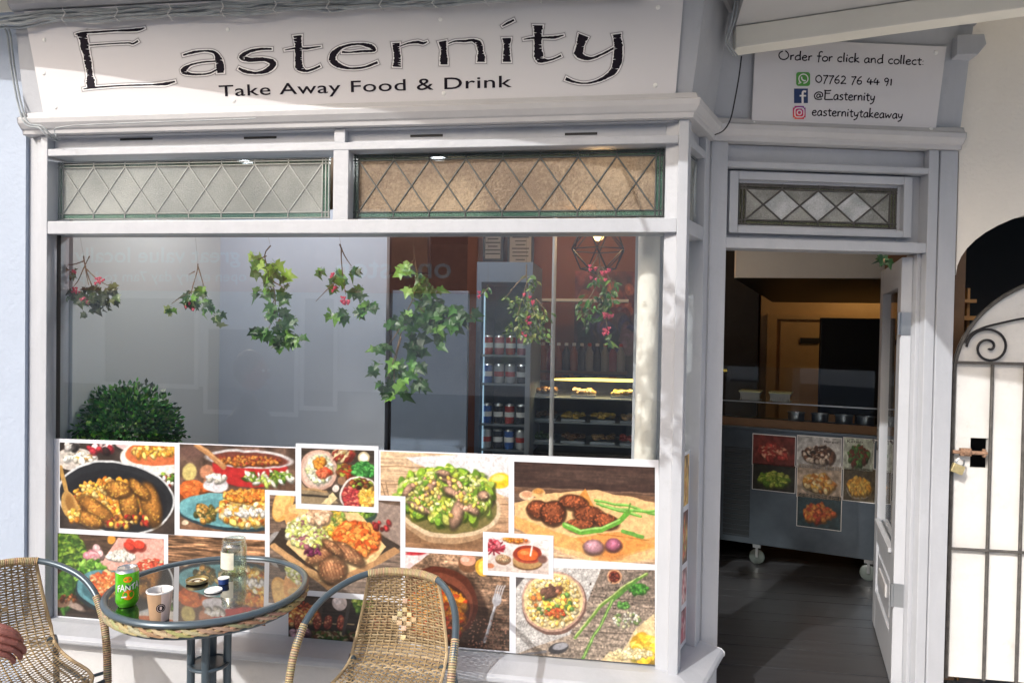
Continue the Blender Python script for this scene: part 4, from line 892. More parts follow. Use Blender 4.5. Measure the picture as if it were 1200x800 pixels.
# 5 platter, laid over its neighbours
quad_white(310.5, 475, 573.5, 694, 2.8437); C = Cv(316, 469, 579.5, 688, (120, 100, 86), 15); C.wood((112,88,72), (128,112,100), (70,56,48), 4, .05); C.poly([(425,585),(470,592),(470,640),(440,620)], (150,130,118))
C.ell(340, 640, 26, 14, (150,146,144), 30); C.ell(332, 588, 12, 24, (225,165,80), 20); C.ell(330, 588, 9, 20, (240,190,110), 20); C.ell(342, 606, 8, 18, (226,160,90), -12); C.ell(352, 596, 14, 6, (230,190,120), 5); C.ell(424, 603, 18, 11, (50,70,60)); C.ell(424, 600, 16, 8, (90,130,50)); C.food(424, 600, 13, 6, 60, (1, 2), GR)
C.poly([(316,640),(385,691),(470,640),(440,622),(330,618)], (60,50,42)); C.poly([(316,640),(388,694),(396,688),(322,636)], (196,150,100)); C.poly([(388,694),(470,645),(462,640),(386,684)], (180,134,88)); C.poly([(336,636),(386,682),(440,656),(452,640),(420,600),(350,600)], (226,190,130)); C.poly([(372,680),(386,684),(440,650),(430,644)], (240,210,150))
C.food(362, 622, 26, 18, 330, (1.5, 3.2), [(226,225,160),(205,215,110),(235,232,200),(180,190,90),(150,90,100)]); C.food(392, 612, 12, 14, 110, (1.5, 3), [(215,205,100),(120,150,60),(190,170,70),(230,180,50)]); C.food(374, 604, 14, 8, 40, (2.5, 4), [(232,196,160),(215,170,130)])
C.ell(418, 631, 28, 20, (196,84,30), 15, 3); C.food(418, 630, 26, 18, 200, (1.3, 3.8), [(232,110,40),(240,140,60),(214,84,30),(245,165,70)], el=2, a=15)
for x, y, rx, ry, an in ((376,650,19,8,-28),(408,648,22,9,36),(390,640,15,5,40),(389,667,17,15,0)):
    C.dome(x, y, rx, ry, an, (212,146,98), 60)
    for q in range(-3, 4): C.line([(x+q*4-3, y-ry*.5), (x+q*4+2, y+ry*.5)], 1.2, (110,55,32), .6)
C.food(366, 645, 10, 5, 30, (1, 2.2), [(130,50,90),(90,35,60)]); C.food(446, 615, 14, 6, 12, (1.5, 3), [(180,50,50),(120,35,30)])
LAB(C.mesh('food_photo', poster, 2.8430, M['print']), 'picture of grilled patties and salads on a wooden platter, overlapping its neighbours')
# 3 bowls from above
quad_white(346.5, 443.5, 519, 595.5, 2.8423); C = Cv(353, 438.5, 524.5, 589.5, (70, 60, 50), 13); C.wood((66,56,48), (84,70,58), (40,34,30), 3, .04); C.poly([(352,560),(375,568),(398,590),(352,592)], (150,130,100))
C.ell(373, 551, 23, 25, (90,66,56)); C.ell(373, 550, 22, 24, (205,165,145)); C.ell(373, 550, 19, 21, (216,186,168)); C.ell(374, 549, 16, 18, (225,222,205)); C.food(374, 549, 14, 16, 160, (1.2, 2.6), [(226,226,190),(205,215,150),(240,238,225)], el=2.4); C.food(374, 542, 6, 6, 30, (1.5, 3), [(226,150,50),(200,120,40)]); C.food(379, 553, 8, 5, 30, (1.5, 3), [(214,70,40),(225,110,70)])
C.food(402, 532, 12, 7, 60, (1.2, 2.6), [(225,200,150),(190,150,80),(150,50,40)], el=3.4, rota=120); C.food(404, 552, 9, 8, 50, (1.5, 3), [(190,60,30),(120,70,40),(170,180,60)], el=2.5); C.ell(426, 535, 7, 7, (196,180,140)); C.ell(426, 535, 5, 5, (236,232,215)); C.food(426, 550, 13, 9, 110, (1.3, 2.6), [(60,140,60),(90,175,80),(40,110,45)]); C.ell(400, 563, 5, 5, (150,110,80)); C.ell(393, 572, 4, 4.5, (214,200,190))
C.ell(421, 580, 23, 22, (222,214,205)); C.ell(421, 580, 20.5, 19.5, (110,70,60)); C.food(414, 583, 13, 13, 120, (1.4, 2.8), [(190,60,60),(150,40,50),(215,110,90)]); C.food(430, 582, 9, 12, 100, (1.3, 2.6), RICE[:3]); C.food(422, 566, 12, 5, 60, (1.2, 2.4), BR+GR[:2]); C.poly([(376,590),(390,577),(396,584),(388,592)], (226,205,150)); C.line([(352,578),(384,582)], 2.6, (60,52,46)); C.line([(354,571),(382,576)], 2.6, (176,140,96))
LAB(C.mesh('food_photo', poster, 2.8416, M['print']), 'small picture of two bowls seen from above, near the top middle of the sheet')
# 8 spices
quad_white(566, 648.5, 622.5, 673, 2.8423); C = Cv(571.5, 643, 627.8, 668, (222, 214, 212), 18); C.grad((232,228,228), (205,186,176)); C.tex(.06, 8); C.ell(604, 633, 16, 4, (206,140,110), 5, 1.5); C.food(603, 632, 13, 2.4, 40, (.9, 1.8), OR)
for k in range(14): C.line([(579, 643), (579+13*math.cos(k*.5), 641+8*math.sin(k*.5))], 2, C.r.choice([(170,30,50),(200,60,80),(130,25,40)]))
C.food(578, 637, 8, 5, 30, (1.1, 2), [(190,40,60),(220,110,120)]); C.ell(590, 655, 9, 6, (120,84,60)); C.ell(590, 653, 8.6, 4.6, (205,170,130)); C.food(590, 653, 7, 3, 50, (.7, 1.3), [(226,196,150),(180,130,90)]); C.ell(618, 660, 17, 8, (110,76,46)); C.ell(618, 656, 17.5, 10, (176,136,84)); C.ell(618, 649, 17, 11, (176,74,50)); C.ell(618, 648, 16.5, 10, (150,50,32)); C.ell(618, 649, 12.5, 7.5, (222,96,36)); C.ell(614, 647, 5, 2.4, (242,140,70)); C.line([(621,650),(624,632)], 2, (235,230,226)); C.ell(636, 654, 6, 5, (120,80,70), 0, 2); C.ell(575, 662, 5, 3, (200,120,80))
LAB(C.mesh('food_photo', poster, 2.8416, M['print']), 'smallest picture, of a red spice sauce pot and chillies')
# sheet on the splayed side
side = place('side_picture_poster', 'narrow sheet of food pictures on the splayed side pane beside the doorway', 'poster', (.28, 2.9, .27))
def side_conv(X, Y):
    u = (X-0)/100.; v = Y/100.
    P = np.stack([.0475+u*(SLEN-.125-.003), np.full_like(u, .040), .285+v*.79], -1)
    Rm = np.array(MS); return P @ Rm[:3, :3].T + Rm[:3, 3]
w_ = MB(); w_.box((.0462, .0405, .28), (SLEN-.0765, .0415, 1.08), MS); w_.build('white_sheet', M['paper'], side)
for k, (y0_, y1_, pal, bgc, lb) in enumerate(((2, 19, [(200,100,110),(230,200,200),(160,60,80)], (190,120,120), 'picture of pink sliced meat on the side sheet'), (22, 40, [(220,150,150),(240,220,215),(180,70,80)], (215,190,180), 'picture of onions on the side sheet'), (43, 70, [(214,90,60),(200,50,50),(120,160,50),(240,190,120)], (90,60,50), 'picture of peppers on the side sheet'), (73, 99, [(214,160,70),(200,130,50),(236,196,110)], (200,160,80), 'picture of golden rice on the side sheet'))):
    C = Cv(4, 96, y0_, y1_, bgc, 40+k, slope=lambda y: 0); C.PY = (y0_+(y1_-y0_)*(np.arange(C.h)/(C.h-1)))[:, None]+0*C.X; C.Y = C.PY
    C.tex(.3, 6); C.food(50, (y0_+y1_)/2, 44, (y1_-y0_)*.42, 170, (1.6, 4), pal)
    C.Y = C.Y; o_ = C.mesh('food_photo', side, 0, M['print'], side_conv); LAB(o_, lb)
# ------------------------------------------------------------------ wicker armchairs
TAN = [(.43,.33,.20),(.38,.28,.155),(.49,.385,.24),(.32,.23,.13),(.41,.30,.165)]
def pathlen(P): return [0]+list(np.cumsum([(Vector(b)-Vector(a)).length for a, b in zip(P, P[1:])]))
def at(P, L, s):
    s = min(max(s, 0), L[-1]-1e-6)
    for k in range(len(L)-1):
        if s <= L[k+1]: t = (s-L[k])/(L[k+1]-L[k]); return P[k]*(1-t)+P[k+1]*t
def coil(mb, pts, r, pitch=.0075, cols=((.50,.38,.22),(.16,.11,.07))):
    P, rr_ = smooth([Vector(p) for p in pts], [r]*len(pts), 5); L = pathlen(P); n = int(L[-1]/pitch)
    up = Vector((0, .1, 1)).normalized(); rings = []
    for k in range(n*4+1):
        s = k*pitch/4; p = at(P, L, s); q = at(P, L, s+.002); t = (q-p).normalized() if (q-p).length > 1e-7 else t
        u = (up-t*up.dot(t)).normalized() if abs(up.dot(t)) < .99 else t.orthogonal().normalized(); w = t.cross(u); f = k % 4
        R_ = r*(1.0, 1.12, 1.12, 1.0)[f]; mb.col = [c*rngw.uniform(.8, 1.15) for c in (cols[0] if f in (1, 2) else cols[1])]
        rings.append([mb._v(p+R_*(math.cos(j*math.pi/4)*u+math.sin(j*math.pi/4)*w)) for j in range(8)])
    for a, b in zip(rings, rings[1:]):
        for j in range(8): mb.f.append((a[j], a[(j+1) % 8], b[(j+1) % 8], b[j]))
rngw = random.Random(5)
def make_chair(label, loc, rz):
    t = thing('wicker_armchair', label, 'chair', loc, rz, 'wicker armchairs round the small table')
    prof = [(-.232,.752),(-.236,.70),(-.234,.62),(-.222,.54),(-.200,.482),(-.160,.447),(-.10,.432),(.0,.430),(.09,.436),(.15,.438),(.19,.428),(.212,.405),(.218,.385)]
    P, _ = smooth([Vector((0, a, b)) for a, b in prof], [1]*len(prof), 4); L = pathlen(P); tot = L[-1]
    def hw(s):
        f = s/tot; return .132+.045*min(1, f/.35)+.028*max(0, (f-.42)/.58) - .03*max(0, (f-.93)/.07)
    def shell(u, s, off=0):
        p = at(P, L, s); q = at(P, L, s+.004); tt = (q-p).normalized() if (q-p).length > 1e-6 else Vector((0, 0, -1))
        nn = Vector((0, tt.z*-1, tt.y)); bl = .028*(1-u*u)*(1-min(1, max(0, (s-.25)/.12))) ; bl2 = -.012*(1-u*u)*min(1, max(0, (s-.4)/.15))
        return Vector((u*hw(s), p.y, p.z)) + nn*off + Vector((0, -bl, bl2))
    NW = 15; rows = 76
    def weave(s0, s1, name):
        mb = MB(); r0 = int(s0/tot*rows); r1 = int(s1/tot*rows)
        for r in range(r0, r1):
            s = (r+.5)*tot/rows; base = rngw.choice(TAN); k_ = rngw.uniform(.8, 1.1); hwid = tot/rows*.38
            dia = name == 'backrest' and 13 < r < 27
            prev = None; N = (NW-1)*4
            for i in range(N+1):
                u = -1+2*i/N; ph = math.pi*(i/4)+(math.pi if (r % 2) else 0)
                if dia:
                    d_ = abs((i/4)-(NW-1)/2)/4+abs(r-20)/7.
                    if d_ < 1: ph = math.pi*(int(i/4)//1 + (r//3) % 2)*1.0 + math.pi*.5*0
                off = .0042*math.sin(ph+math.pi/2)
                c = shell(u, s-hwid, off); e_ = shell(u, s+hwid, off); n_ = Vector((0, .0022, .0012))
                mb.col = [q*k_*(1.05 if off > 0 else .72)*(1.25 if dia and d_ < 1 and off > .002 else 1) for q in base] if False else [q*k_ for q in base]
                ids = [mb._v(c-n_*.6), mb._v((c+e_)/2+n_*1.2), mb._v(e_-n_*.6), mb._v((c+e_)/2-n_*1.4)]
                if prev:
                    for j in range(4): mb.f.append((prev[j], ids[j], ids[(j+1) % 4], prev[(j+1) % 4]))
                prev = ids
        for w in range(NW):
            u = -1+2*w/(NW-1); mb.col = [.34,.25,.14]
            mb.tube([shell(u, s0+(s1-s0)*q/24) for q in range(25)], .0030, 5)
        mb.col = (.44,.33,.19)
        for u in (-1.0, 1.0): mb.tube([shell(u, s0+(s1-s0)*q/30) for q in range(31)], .0062, 7)
        if name == 'seat': mb.tube([shell(q/10., s1-.004) for q in range(-10, 11)], .0065, 7)
        mb.build(name, M['wicker'], t, smooth_=True)
    weave(0, .335, 'backrest'); weave(.336, tot, 'seat')
    mb = MB()
    for i in range(-3, 4):
        for j in range(-4, 5):
            if (i+j) % 2 or abs(i)/3.2+abs(j)/4.3 > 1: continue
            u0, s0_ = i*.115, .165+j*.0165; mb.col = [q*rngw.uniform(.95, 1.2) for q in (.49, .38, .235)]
            g = [[shell(u0+a*.058, s0_+b*.0085, .0055+.003*(1-a*a)*(1-b*b)) for a in (-1, 0, 1)] for b in (-1, 0, 1)]
            ids = [[mb._v(p) for p in r_] for r_ in g]
            for b in (0, 1):
                for a in (0, 1): mb.f.append((ids[b][a], ids[b+1][a], ids[b+1][a+1], ids[b][a+1]))
    mb.build('diamond_weave', M['wicker'], t, smooth_=True)
    # frame: one bent tube a side, meeting behind the top of the back
    side = [(0,-.246,.765),(.07,-.240,.764),(.135,-.215,.757),(.195,-.150,.738),(.243,-.065,.703),(.266,.015,.650),(.272,.072,.575),(.272,.110,.48),(.268,.135,.36),(.262,.150,.20),(.258,.160,.012)]
    for sgn in (-1, 1):
        P_ = [Vector((sgn*a, b, z)) for a, b, z in side]
        MB().tube(P_, .0118, 10, sm=4).build('frame_tube', M['tube'], t, smooth_=True)
        cm = MB(); coil(cm, P_[5:9], .0128); cm.build('arm_wrap', M['wicker'], t, smooth_=True)
        rl = [(sgn*.165,-.175,.455),(sgn*.195,-.225,.43),(sgn*.215,-.27,.2),(sgn*.225,-.29,.012)]
        MB().tube(rl, .0112, 10, sm=4).build('leg', M['tube'], t, smooth_=True)
        MB().tube([(sgn*.268,.118,.40),(sgn*.215,.10,.392)], .006, 7).build('seat_bracket', M['tube'], t)
        MB().tube([(sgn*.262,.152,.33),(sgn*.212,-.255,.33)], .008, 8).build('stretcher', M['tube'], t)
        for q in (P_[-1], Vector(rl[-1])): MB().lathe([(.0, 0), (.014, 0), (.015, .02), (.0125, .03)], (q.x, q.y, 0), 12).build('foot_cap', M['black'], t)
    cm = MB(); coil(cm, [Vector((-a, b, z)) for a, b, z in reversed(side[:3])]+[Vector(p) for p in side[1:3]], .0135, .006, ((.50,.38,.22),(.30,.22,.12))); cm.build('top_wrap', M['wicker'], t, smooth_=True)
    MB().tube([(-.268,.128,.375),(0,.20,.372),(.268,.128,.375)], .008, 8, sm=5).build('stretcher', M['tube'], t)
    return t
CH1 = make_chair('wicker armchair at the left edge, its woven seat in view beside the hand', (-2.075, 2.21, -.10), math.radians(235.5))
CH2 = copy_tree(CH1); CH2.location = (-.785, 2.33, -.10); CH2.rotation_euler.z = math.radians(178)
CH2['label'] = 'wicker armchair right of the round table, backrest towards the fork picture'
CH3 = copy_tree(CH1); CH3.location = (-2.30, 1.44, -.10); CH3.rotation_euler.z = math.radians(262); CH3['label'] = 'wicker armchair carrying the seated person, mostly outside the picture'

# ------------------------------------------------------------------ bistro table and what stands on it
TC = Vector((-1.437, 2.387, -.10))
tb = thing('round_table', 'small round bistro table with black glass top and braided wicker edge', 'table', TC); tb.scale = (1.1, 1.1, 1.0)
M['blackglass'] = mat('black_table_glass', (.006, .007, .008), .035, lincol=True, spec=1.0, coat=1.0)
M['blackglass'].node_tree.nodes['Principled BSDF'].inputs['IOR'].default_value = 1.55; M['blackglass'].node_tree.nodes['Principled BSDF'].inputs['Coat Roughness'].default_value = .01; M['blackglass'].node_tree.nodes['Principled BSDF'].inputs['Coat IOR'].default_value = 1.5
MB().lathe([(0, .722), (.294, .722), (.294, .729), (0, .729)], n=72).build('glass_top', M['blackglass'], tb)
def ringtube(mb, R_, z, r, n=80, m=10):
    mb.lathe([(R_+r*math.cos(a), z+r*math.sin(a)) for a in [2*math.pi*k/m for k in range(m+1)]], n=n)
mb = MB(); ringtube(mb, .3, .727, .0115); mb.build('rim', M['tube'], tb, smooth_=True)
mb = MB(); ringtube(mb, .286, .682, .008); mb.build('lower_ring', M['tube'], tb, smooth_=True)
mb = MB(); mb.col = (.30,.22,.13); mb.lathe([(.292,.713),(.300,.705),(.298,.69),(.288,.684)], n=72)
NB = 46
for k in range(NB):
    for dirn in (0, 1):
        a0 = 2*math.pi*(k+.5*dirn)/NB; mb.col = [q*rngw.uniform(.8, 1.15) for q in rngw.choice(TAN)]
        pts = []
        for j in range(7):
            f = j/6; a = a0+(f-.5)*2*math.pi/NB*1.9; z = .7005+(.0125-.025*f)*(1 if dirn else -1); rr2 = .2985+.0045*math.sin(math.pi*f)*(1)+.002*dirn
            pts.append((rr2*math.cos(a), rr2*math.sin(a), z))
        mb.tube(pts, [.003,.0052,.0062,.0064,.0062,.0052,.003], 6)
mb.build('wicker_braid', M['wicker'], tb, smooth_=True)
for k in range(4):
    a = math.radians(20+k*90); cx, cy = .058*math.cos(a), .058*math.sin(a)
    MB().tube([(cx, cy, .712), (cx, cy, .30), (cx*1.6, cy*1.6, .18), (cx*4.4, cy*4.4, .012)], .0125, 12, sm=4).build('leg', M['tube'], tb, smooth_=True)
mb = MB(); mb.lathe([(.0, .7135), (.085, .7135), (.085, .706), (0, .706)], n=32); mb.build('mounting_plate', M['tube'], tb)
mb = MB(); ringtube(mb, .058, .455, .007, 40, 8); mb.lathe([(0, .452), (.055, .452), (.055, .458), (0, .458)], n=30); mb.build('spacer_disc', M['tube'], tb)
for k in range(3):
    a = k*2.1; MB().tube([(0, 0, .716), (.284*math.cos(a), .284*math.sin(a), .716)], .006, 6).build('top_strut', M['tube'], tb)
ZT = .6305
# soda can
p = AZp(149, 708, ZT); CAN = p
can = thing('soda_can', 'bright green orange soda can standing on the glass table', 'can', p, math.radians(33)); can.scale = (1.1,)*3
M['alu'] = mat('brushed_aluminium', (.65, .66, .68), .3, 1, lincol=True); M['cangreen'] = mat('can_green', (.13, .62, .015), .22, .35, lincol=True, coat=.5); M['canblue'] = mat('can_navy', (.01, .02, .10), .3, lincol=True); M['canor'] = mat('can_orange', (.85, .22, .01), .3, lincol=True)
rc = .0325
MB().lathe([(0,.003),(.022,.003),(.025,0),(.0305,.010),(.0325,.016),(.0325,.100),(.0318,.104)], n=40).build('can_body', M['cangreen'], can, smooth_=True)
MB().lathe([(.0319,.1039),(.0270,.113),(.0272,.1155),(.0258,.1155),(.0250,.1125),(0,.1125)], n=40).build('can_end', M['alu'], can, smooth_=True)
MB().tube([(-.006,-.006,.1145),(.006,-.006,.1145),(.006,.008,.1145),(-.006,.008,.1145),(-.006,-.006,.1145)], .0015, 6).build('ring_pull', M['alu'], can)
def wrap(mb, x, z, lift): a = -math.pi/2 + x/rc + .10; r = rc+lift; return (r*math.cos(a), r*math.sin(a), z)
def wrapshape(mb, pts, lift, col=None):
    b = len(mb.v); cx = sum(q[0] for q in pts)/len(pts); cz = sum(q[1] for q in pts)/len(pts); mb._v(wrap(mb, cx, cz, lift)); 
    for q in pts: mb._v(wrap(mb, q[0], q[1], lift))
    for k in range(len(pts)): mb.f.append((b, b+1+k, b+1+(k+1) % len(pts)))
def wraptext(mb, txt, x0, x1, z0, cap, lift, bold, slope=.12):
    vs, fs = text_mesh(txt, bold); xa = min(v.x for v in vs); xb = max(v.x for v in vs); b = len(mb.v)
    for v in vs: u = (v.x-xa)/(xb-xa); x = x0+(x1-x0)*u; mb._v(wrap(mb, x, z0+v.y/.7*cap*(1+.25*math.sin(u*9))+slope*(x-x0), lift))
    for f in fs: mb.f.append(tuple(b+i for i in f))
mb = MB(); wrapshape(mb, [(.002+.016*math.cos(t), .040+.015*math.sin(t)) for t in [k*.35 for k in range(18)]], .0003); wrapshape(mb, [(.0+.012*math.cos(t), .086+.009*math.sin(t)) for t in [k*.35 for k in range(18)]], .0003); mb.build('orange_fruit_mark', M['canor'], can)
mb = MB(); wrapshape(mb, [(-.032,.044),(-.010,.041),(.014,.048),(.036,.052),(.038,.074),(.015,.077),(-.004,.072),(-.030,.070)], .0006); mb.build('wordmark_shadow', M['canblue'], can)
mb = MB(); wraptext(mb, 'FANTA', -.029, .034, .0505, .017, .0010, .02, .10); mb.build('wordmark', M['white'], can)
mb = MB(); wrapshape(mb, [(-.018,.036),(-.003,.037),(-.004,.0325),(-.017,.032)], .0007); mb.build('flavour_mark', M['white'], can)
# coffee cup
p = AZp(187, 725, ZT)
cup = thing('coffee_cup', 'brown kraft paper coffee cup without lid, a stirrer in it', 'cup', p, math.radians(33)); cup.scale = (1.1,)*3
M['kraft'] = mat('kraft_paper', (.42, .27, .16), .7, lincol=True, noise=.12, nscale=50); M['cuppink'] = mat('pale_cup_paper', (.66, .52, .47), .6, lincol=True, noise=.05); M['coffee'] = mat('coffee', (.10, .05, .02), .2, lincol=True)
cone = [(0, .003), (.024, .003), (.0255, 0), (.0345, .082)]
MB().lathe([(.0255, 0), (.0345, .082)], n=24, a0=math.radians(-250), a1=math.radians(-82)).build('kraft_sleeve', M['kraft'], cup, smooth_=True)
MB().lathe([(.0255, 0), (.0345, .082)], n=24, a0=math.radians(-82), a1=math.radians(110)).build('cup_wall', M['cuppink'], cup, smooth_=True)
mb = MB(); mb.lathe([(.0345,.0818),(.0362,.083),(.0362,.086),(.0345,.0868),(.0335,.085),(.0338,.080),(.0255,.004),(0,.004)], n=40); mb.build('cup_liner', M['white'], cup, smooth_=True)
MB().lathe([(0,.066),(.0322,.066)], n=32).build('coffee', M['coffee'], cup)
MB().tube([(.01,.012,.02),(.002,-.006,.095)], .0018, 6).build('stirrer', M['white'], cup)
def cupw(x, z, l): r = .0255+.009*z/.082+l; a = -math.pi/2+x/r+.12; return (r*math.cos(a), r*math.sin(a), z)
mb = MB(); b = len(mb.v); mb._v(cupw(0, .042, .0006)); 
for k in range(24): mb._v(cupw(.0125*math.cos(k*math.pi/12), .042+.0125*math.sin(k*math.pi/12), .0006))
for k in range(24): mb.f.append((b, b+1+k, b+1+(k+1) % 24))
mb.build('round_logo', M['ink'], cup)
mb = MB()
for rr3, w3 in ((.0098, .0010),):
    for k in range(24):
        a, b2 = k*math.pi/12, (k+1)*math.pi/12; mb.poly([cupw(rr3*math.cos(a), .042+rr3*math.sin(a), .0010), cupw(rr3*math.cos(b2), .042+rr3*math.sin(b2), .0010), cupw((rr3-w3)*math.cos(b2), .042+(rr3-w3)*math.sin(b2), .0010), cupw((rr3-w3)*math.cos(a), .042+(rr3-w3)*math.sin(a), .0010)])
b = len(mb.v); mb._v(cupw(0, .042, .0010))
for k in range(12): mb._v(cupw(.004*math.cos(k*math.pi/6)*(1 if k % 2 else .6), .042+.0055*math.sin(k*math.pi/6), .0010))
for k in range(12): mb.f.append((b, b+1+k, b+1+(k+1) % 12))
mb.build('round_logo_mark', M['cuppink'], cup)
# glass jar
p = AZp(274, 669, ZT)
jar = thing('glass_jar', 'empty open glass jar with a torn cream label at the back of the table', 'jar', p, math.radians(33)); jar.scale = (1.25, 1.25, 1.12)
M['jar'] = glass_mat('jar_glass', (.86, .92, .88), .20, .05)
jp = [(0,.002),(.034,.002),(.037,.006),(.037,.082),(.034,.092),(.032,.096),(.0325,.098),(.0345,.099),(.032,.102),(.0345,.106),(.0325,.112),(.030,.112),(.030,.096),(.0345,.080),(.0345,.008),(0,.006)]
MB().lathe(jp, n=40).build('jar_wall', M['jar'], jar, smooth_=True)
M['label'] = mat('cream_label', (.72, .70, .58), .7, lincol=True, noise=.2, nscale=60)
MB().lathe([(.0374,.018),(.0374,.074)], n=14, a0=math.radians(-185), a1=math.radians(-95)).build('torn_label', M['label'], jar)
# lids
p = AZp(231, 682, ZT); lid = thing('jar_lid', 'cream and black metal jar lid lying upside down behind the cup', 'lid', p)
M['gold'] = mat('gold_lacquer', (.45, .36, .18), .3, .8, lincol=True)
MB().lathe([(0,.002),(.036,.002),(.038,.004),(.038,.013),(.0365,.0135),(.036,.005),(0,.004)], n=36).build('lid_shell', M['gold'], lid, smooth_=True)
MB().lathe([(0,.0045),(.026,.0045),(.030,.0055),(.0352,.0045)], n=36).build('lid_liner', M['label'], lid)
MB().lathe([(.010,.0056),(.018,.0060),(.020,.0056)], n=20).build('stain', M['coffee'], lid)
p = AZp(250, 692, ZT); wl = thing('jar_lid', 'small flat white plastic lid in front of the blue tub', 'lid', p)
MB().lathe([(0,.004),(.028,.004),(.029,.006),(.030,.002),(.029,0),(0,.001)], n=36).build('lid_disc', M['white'], wl, smooth_=True)
p = AZp(262, 683, ZT); bt_ = thing('blue_tub', 'tiny dark blue tub with a white rim beside the glass jar', 'tub', p)
M['blue'] = mat('blue_plastic', (.02, .05, .20), .35, lincol=True)
MB().lathe([(0,0),(.0175,0),(.019,.018),(0,.018)], n=30).build('tub_body', M['blue'], bt_, smooth_=True); MB().lathe([(0,.0185),(.0195,.0185),(.0200,.021),(0,.022)], n=30).build('tub_lid', M['white'], bt_, smooth_=True)

# ------------------------------------------------------------------ seated person at the left edge
def skin(name, joints, edges, mt, parent, root=0, sub=2):
    me = bpy.data.meshes.new(name); me.from_pydata([j[:3] for j in joints], edges, []); o = bpy.data.objects.new(name, me); COL.objects.link(o)
    o.modifiers.new('s', 'SKIN'); sv = me.skin_vertices[0].data
    for k, j in enumerate(joints): r = j[3]; sv[k].radius = (r, j[4] if len(j) > 4 else r); sv[k].use_root = (k == root)
    s_ = o.modifiers.new('u', 'SUBSURF'); s_.levels = sub; s_.render_levels = sub
    dg = bpy.context.evaluated_depsgraph_get(); m2 = bpy.data.meshes.new_from_object(o.evaluated_get(dg)); m2.materials.clear(); m2.materials.append(mt)
    m2.polygons.foreach_set('use_smooth', [True]*len(m2.polygons))
    bpy.data.objects.remove(o); o = bpy.data.objects.new(name, m2); COL.objects.link(o)
    if parent: o.parent = parent; o.location = -parent.location if parent.name in ABS else (0, 0, 0)
    return o
M['skin'] = mat('skin', (.22, .075, .06), .5, lincol=True, noise=.22, nscale=28, bump=.3, bscale=160); M['jacket'] = mat('dark_jacket', (.03, .032, .045), .85, lincol=True, noise=.3); M['hair'] = mat('brown_hair', (.05, .03, .02), .6, lincol=True); M['trouser'] = mat('dark_trousers', (.02, .025, .04), .85, lincol=True)
px_ = Vector((-2.34, 1.46, -.1))
person = place('person', 'person in a dark jacket seated at the left edge, only the relaxed hand in view', 'person', px_)
hb = AY(-27, 745, 1.86)      # wrist
J = [(px_.x, 1.52, .55, .16, .13), (px_.x, 1.52, .78, .14, .12), (px_.x+.02, 1.52, 1.02, .17, .12), (px_.x+.03, 1.52, 1.16, .07, .07), (px_.x+.04, 1.52, 1.25, .055, .055),
     (px_.x+.03, 1.70, 1.07, .062, .062), (px_.x+.03, 1.80, .84, .050, .050), (hb.x, hb.y, hb.z, .030, .024), (px_.x+.03, 1.34, 1.07, .062, .062), (px_.x+.05, 1.27, .84, .05, .05), (px_.x+.25, 1.36, .66, .032, .03), (px_.x+.34, 1.38, .64, .035, .02),
     (px_.x, 1.62, .53, .095, .095), (px_.x+.44, 1.66, .50, .068, .068), (px_.x+.42, 1.70, .10, .045, .045), (px_.x+.55, 1.70, .05, .04, .035),
     (px_.x, 1.42, .53, .095, .095), (px_.x+.44, 1.38, .50, .068, .068), (px_.x+.42, 1.36, .10, .045, .045), (px_.x+.55, 1.35, .05, .04, .035)]
J = [(j[0], j[1]-.06, j[2]-.10, *j[3:]) if k != 7 else j for k, j in enumerate(J)]
skin('body', J, [(0,1),(1,2),(2,3),(3,4),(2,5),(5,6),(6,7),(2,8),(8,9),(9,10),(10,11),(0,12),(12,13),(13,14),(14,15),(0,16),(16,17),(17,18),(18,19)], M['jacket'], person)
hd = Vector((px_.x+.06, 1.46, 1.27)); mb = MB(); mb.sphere(hd, .1, 20, (.95, .78, 1.18), 14); mb.sphere(hd+Vector((.098, 0, -.02)), .016, 8, (1.2, .8, 1.4)); mb.box((hd.x+.085, 1.435, 1.195), (hd.x+.094, 1.485, 1.203)); 
for s_ in (-1, 1): mb.sphere(hd+Vector((.0, s_*.078, -.01)), .022, 8, (.7, .35, 1.2)); 
mb.build('head', M['skin'], person, smooth_=True)
mb = MB(); mb.sphere(hd+Vector((-.022, 0, .025)), .103, 20, (.98, .86, 1.14), 14); mb.build('hair', M['hair'], person, smooth_=True)
mb = MB()
for s_ in (-1, 1): mb.sphere(hd+Vector((.085, s_*.03, .012)), .010, 8)
mb.build('eye', M['white'], person)
# relaxed hand: palm and five bent fingers
W = hb; pa = AY(4, 753, 1.85); dh = (pa-W).normalized(); side_ = dh.cross(Vector((0, -1, .1))).normalized(); back = side_.cross(dh).normalized()
if back.y > 0: back = -back
hj = [(*W, .027, .021), (*(W+dh*.03), .030, .020)]; he = [(0, 1)]; 
kn = []
for k in range(4):
    off = side_*(.030-.0195*k)*-1 if False else side_*(-.030+.020*k)
    base_ = W+dh*(.085-.004*abs(k-1)) + off; i = len(hj); hj.append((*(W+dh*.045+off*.75), .0145, .015)); hj.append((*base_, .0115, .0115)); he += [(1, i), (i, i+1)]
    ln_ = (.040, .046, .043, .034)[k]; d1 = (dh*.75-back*.62+Vector((0, 0, -.35))).normalized(); d2 = (dh*.15-back*.75+Vector((0, 0, -.85))).normalized(); d3 = (-dh*.35-back*.35+Vector((0, 0, -.8))).normalized()
    a1_ = base_+d1*ln_; a2_ = a1_+d2*ln_*.66; a3_ = a2_+d3*ln_*.5; hj += [(*a1_, .0096), (*a2_, .0088), (*a3_, .0068)]; he += [(i+1, i+2), (i+2, i+3), (i+3, i+4)]
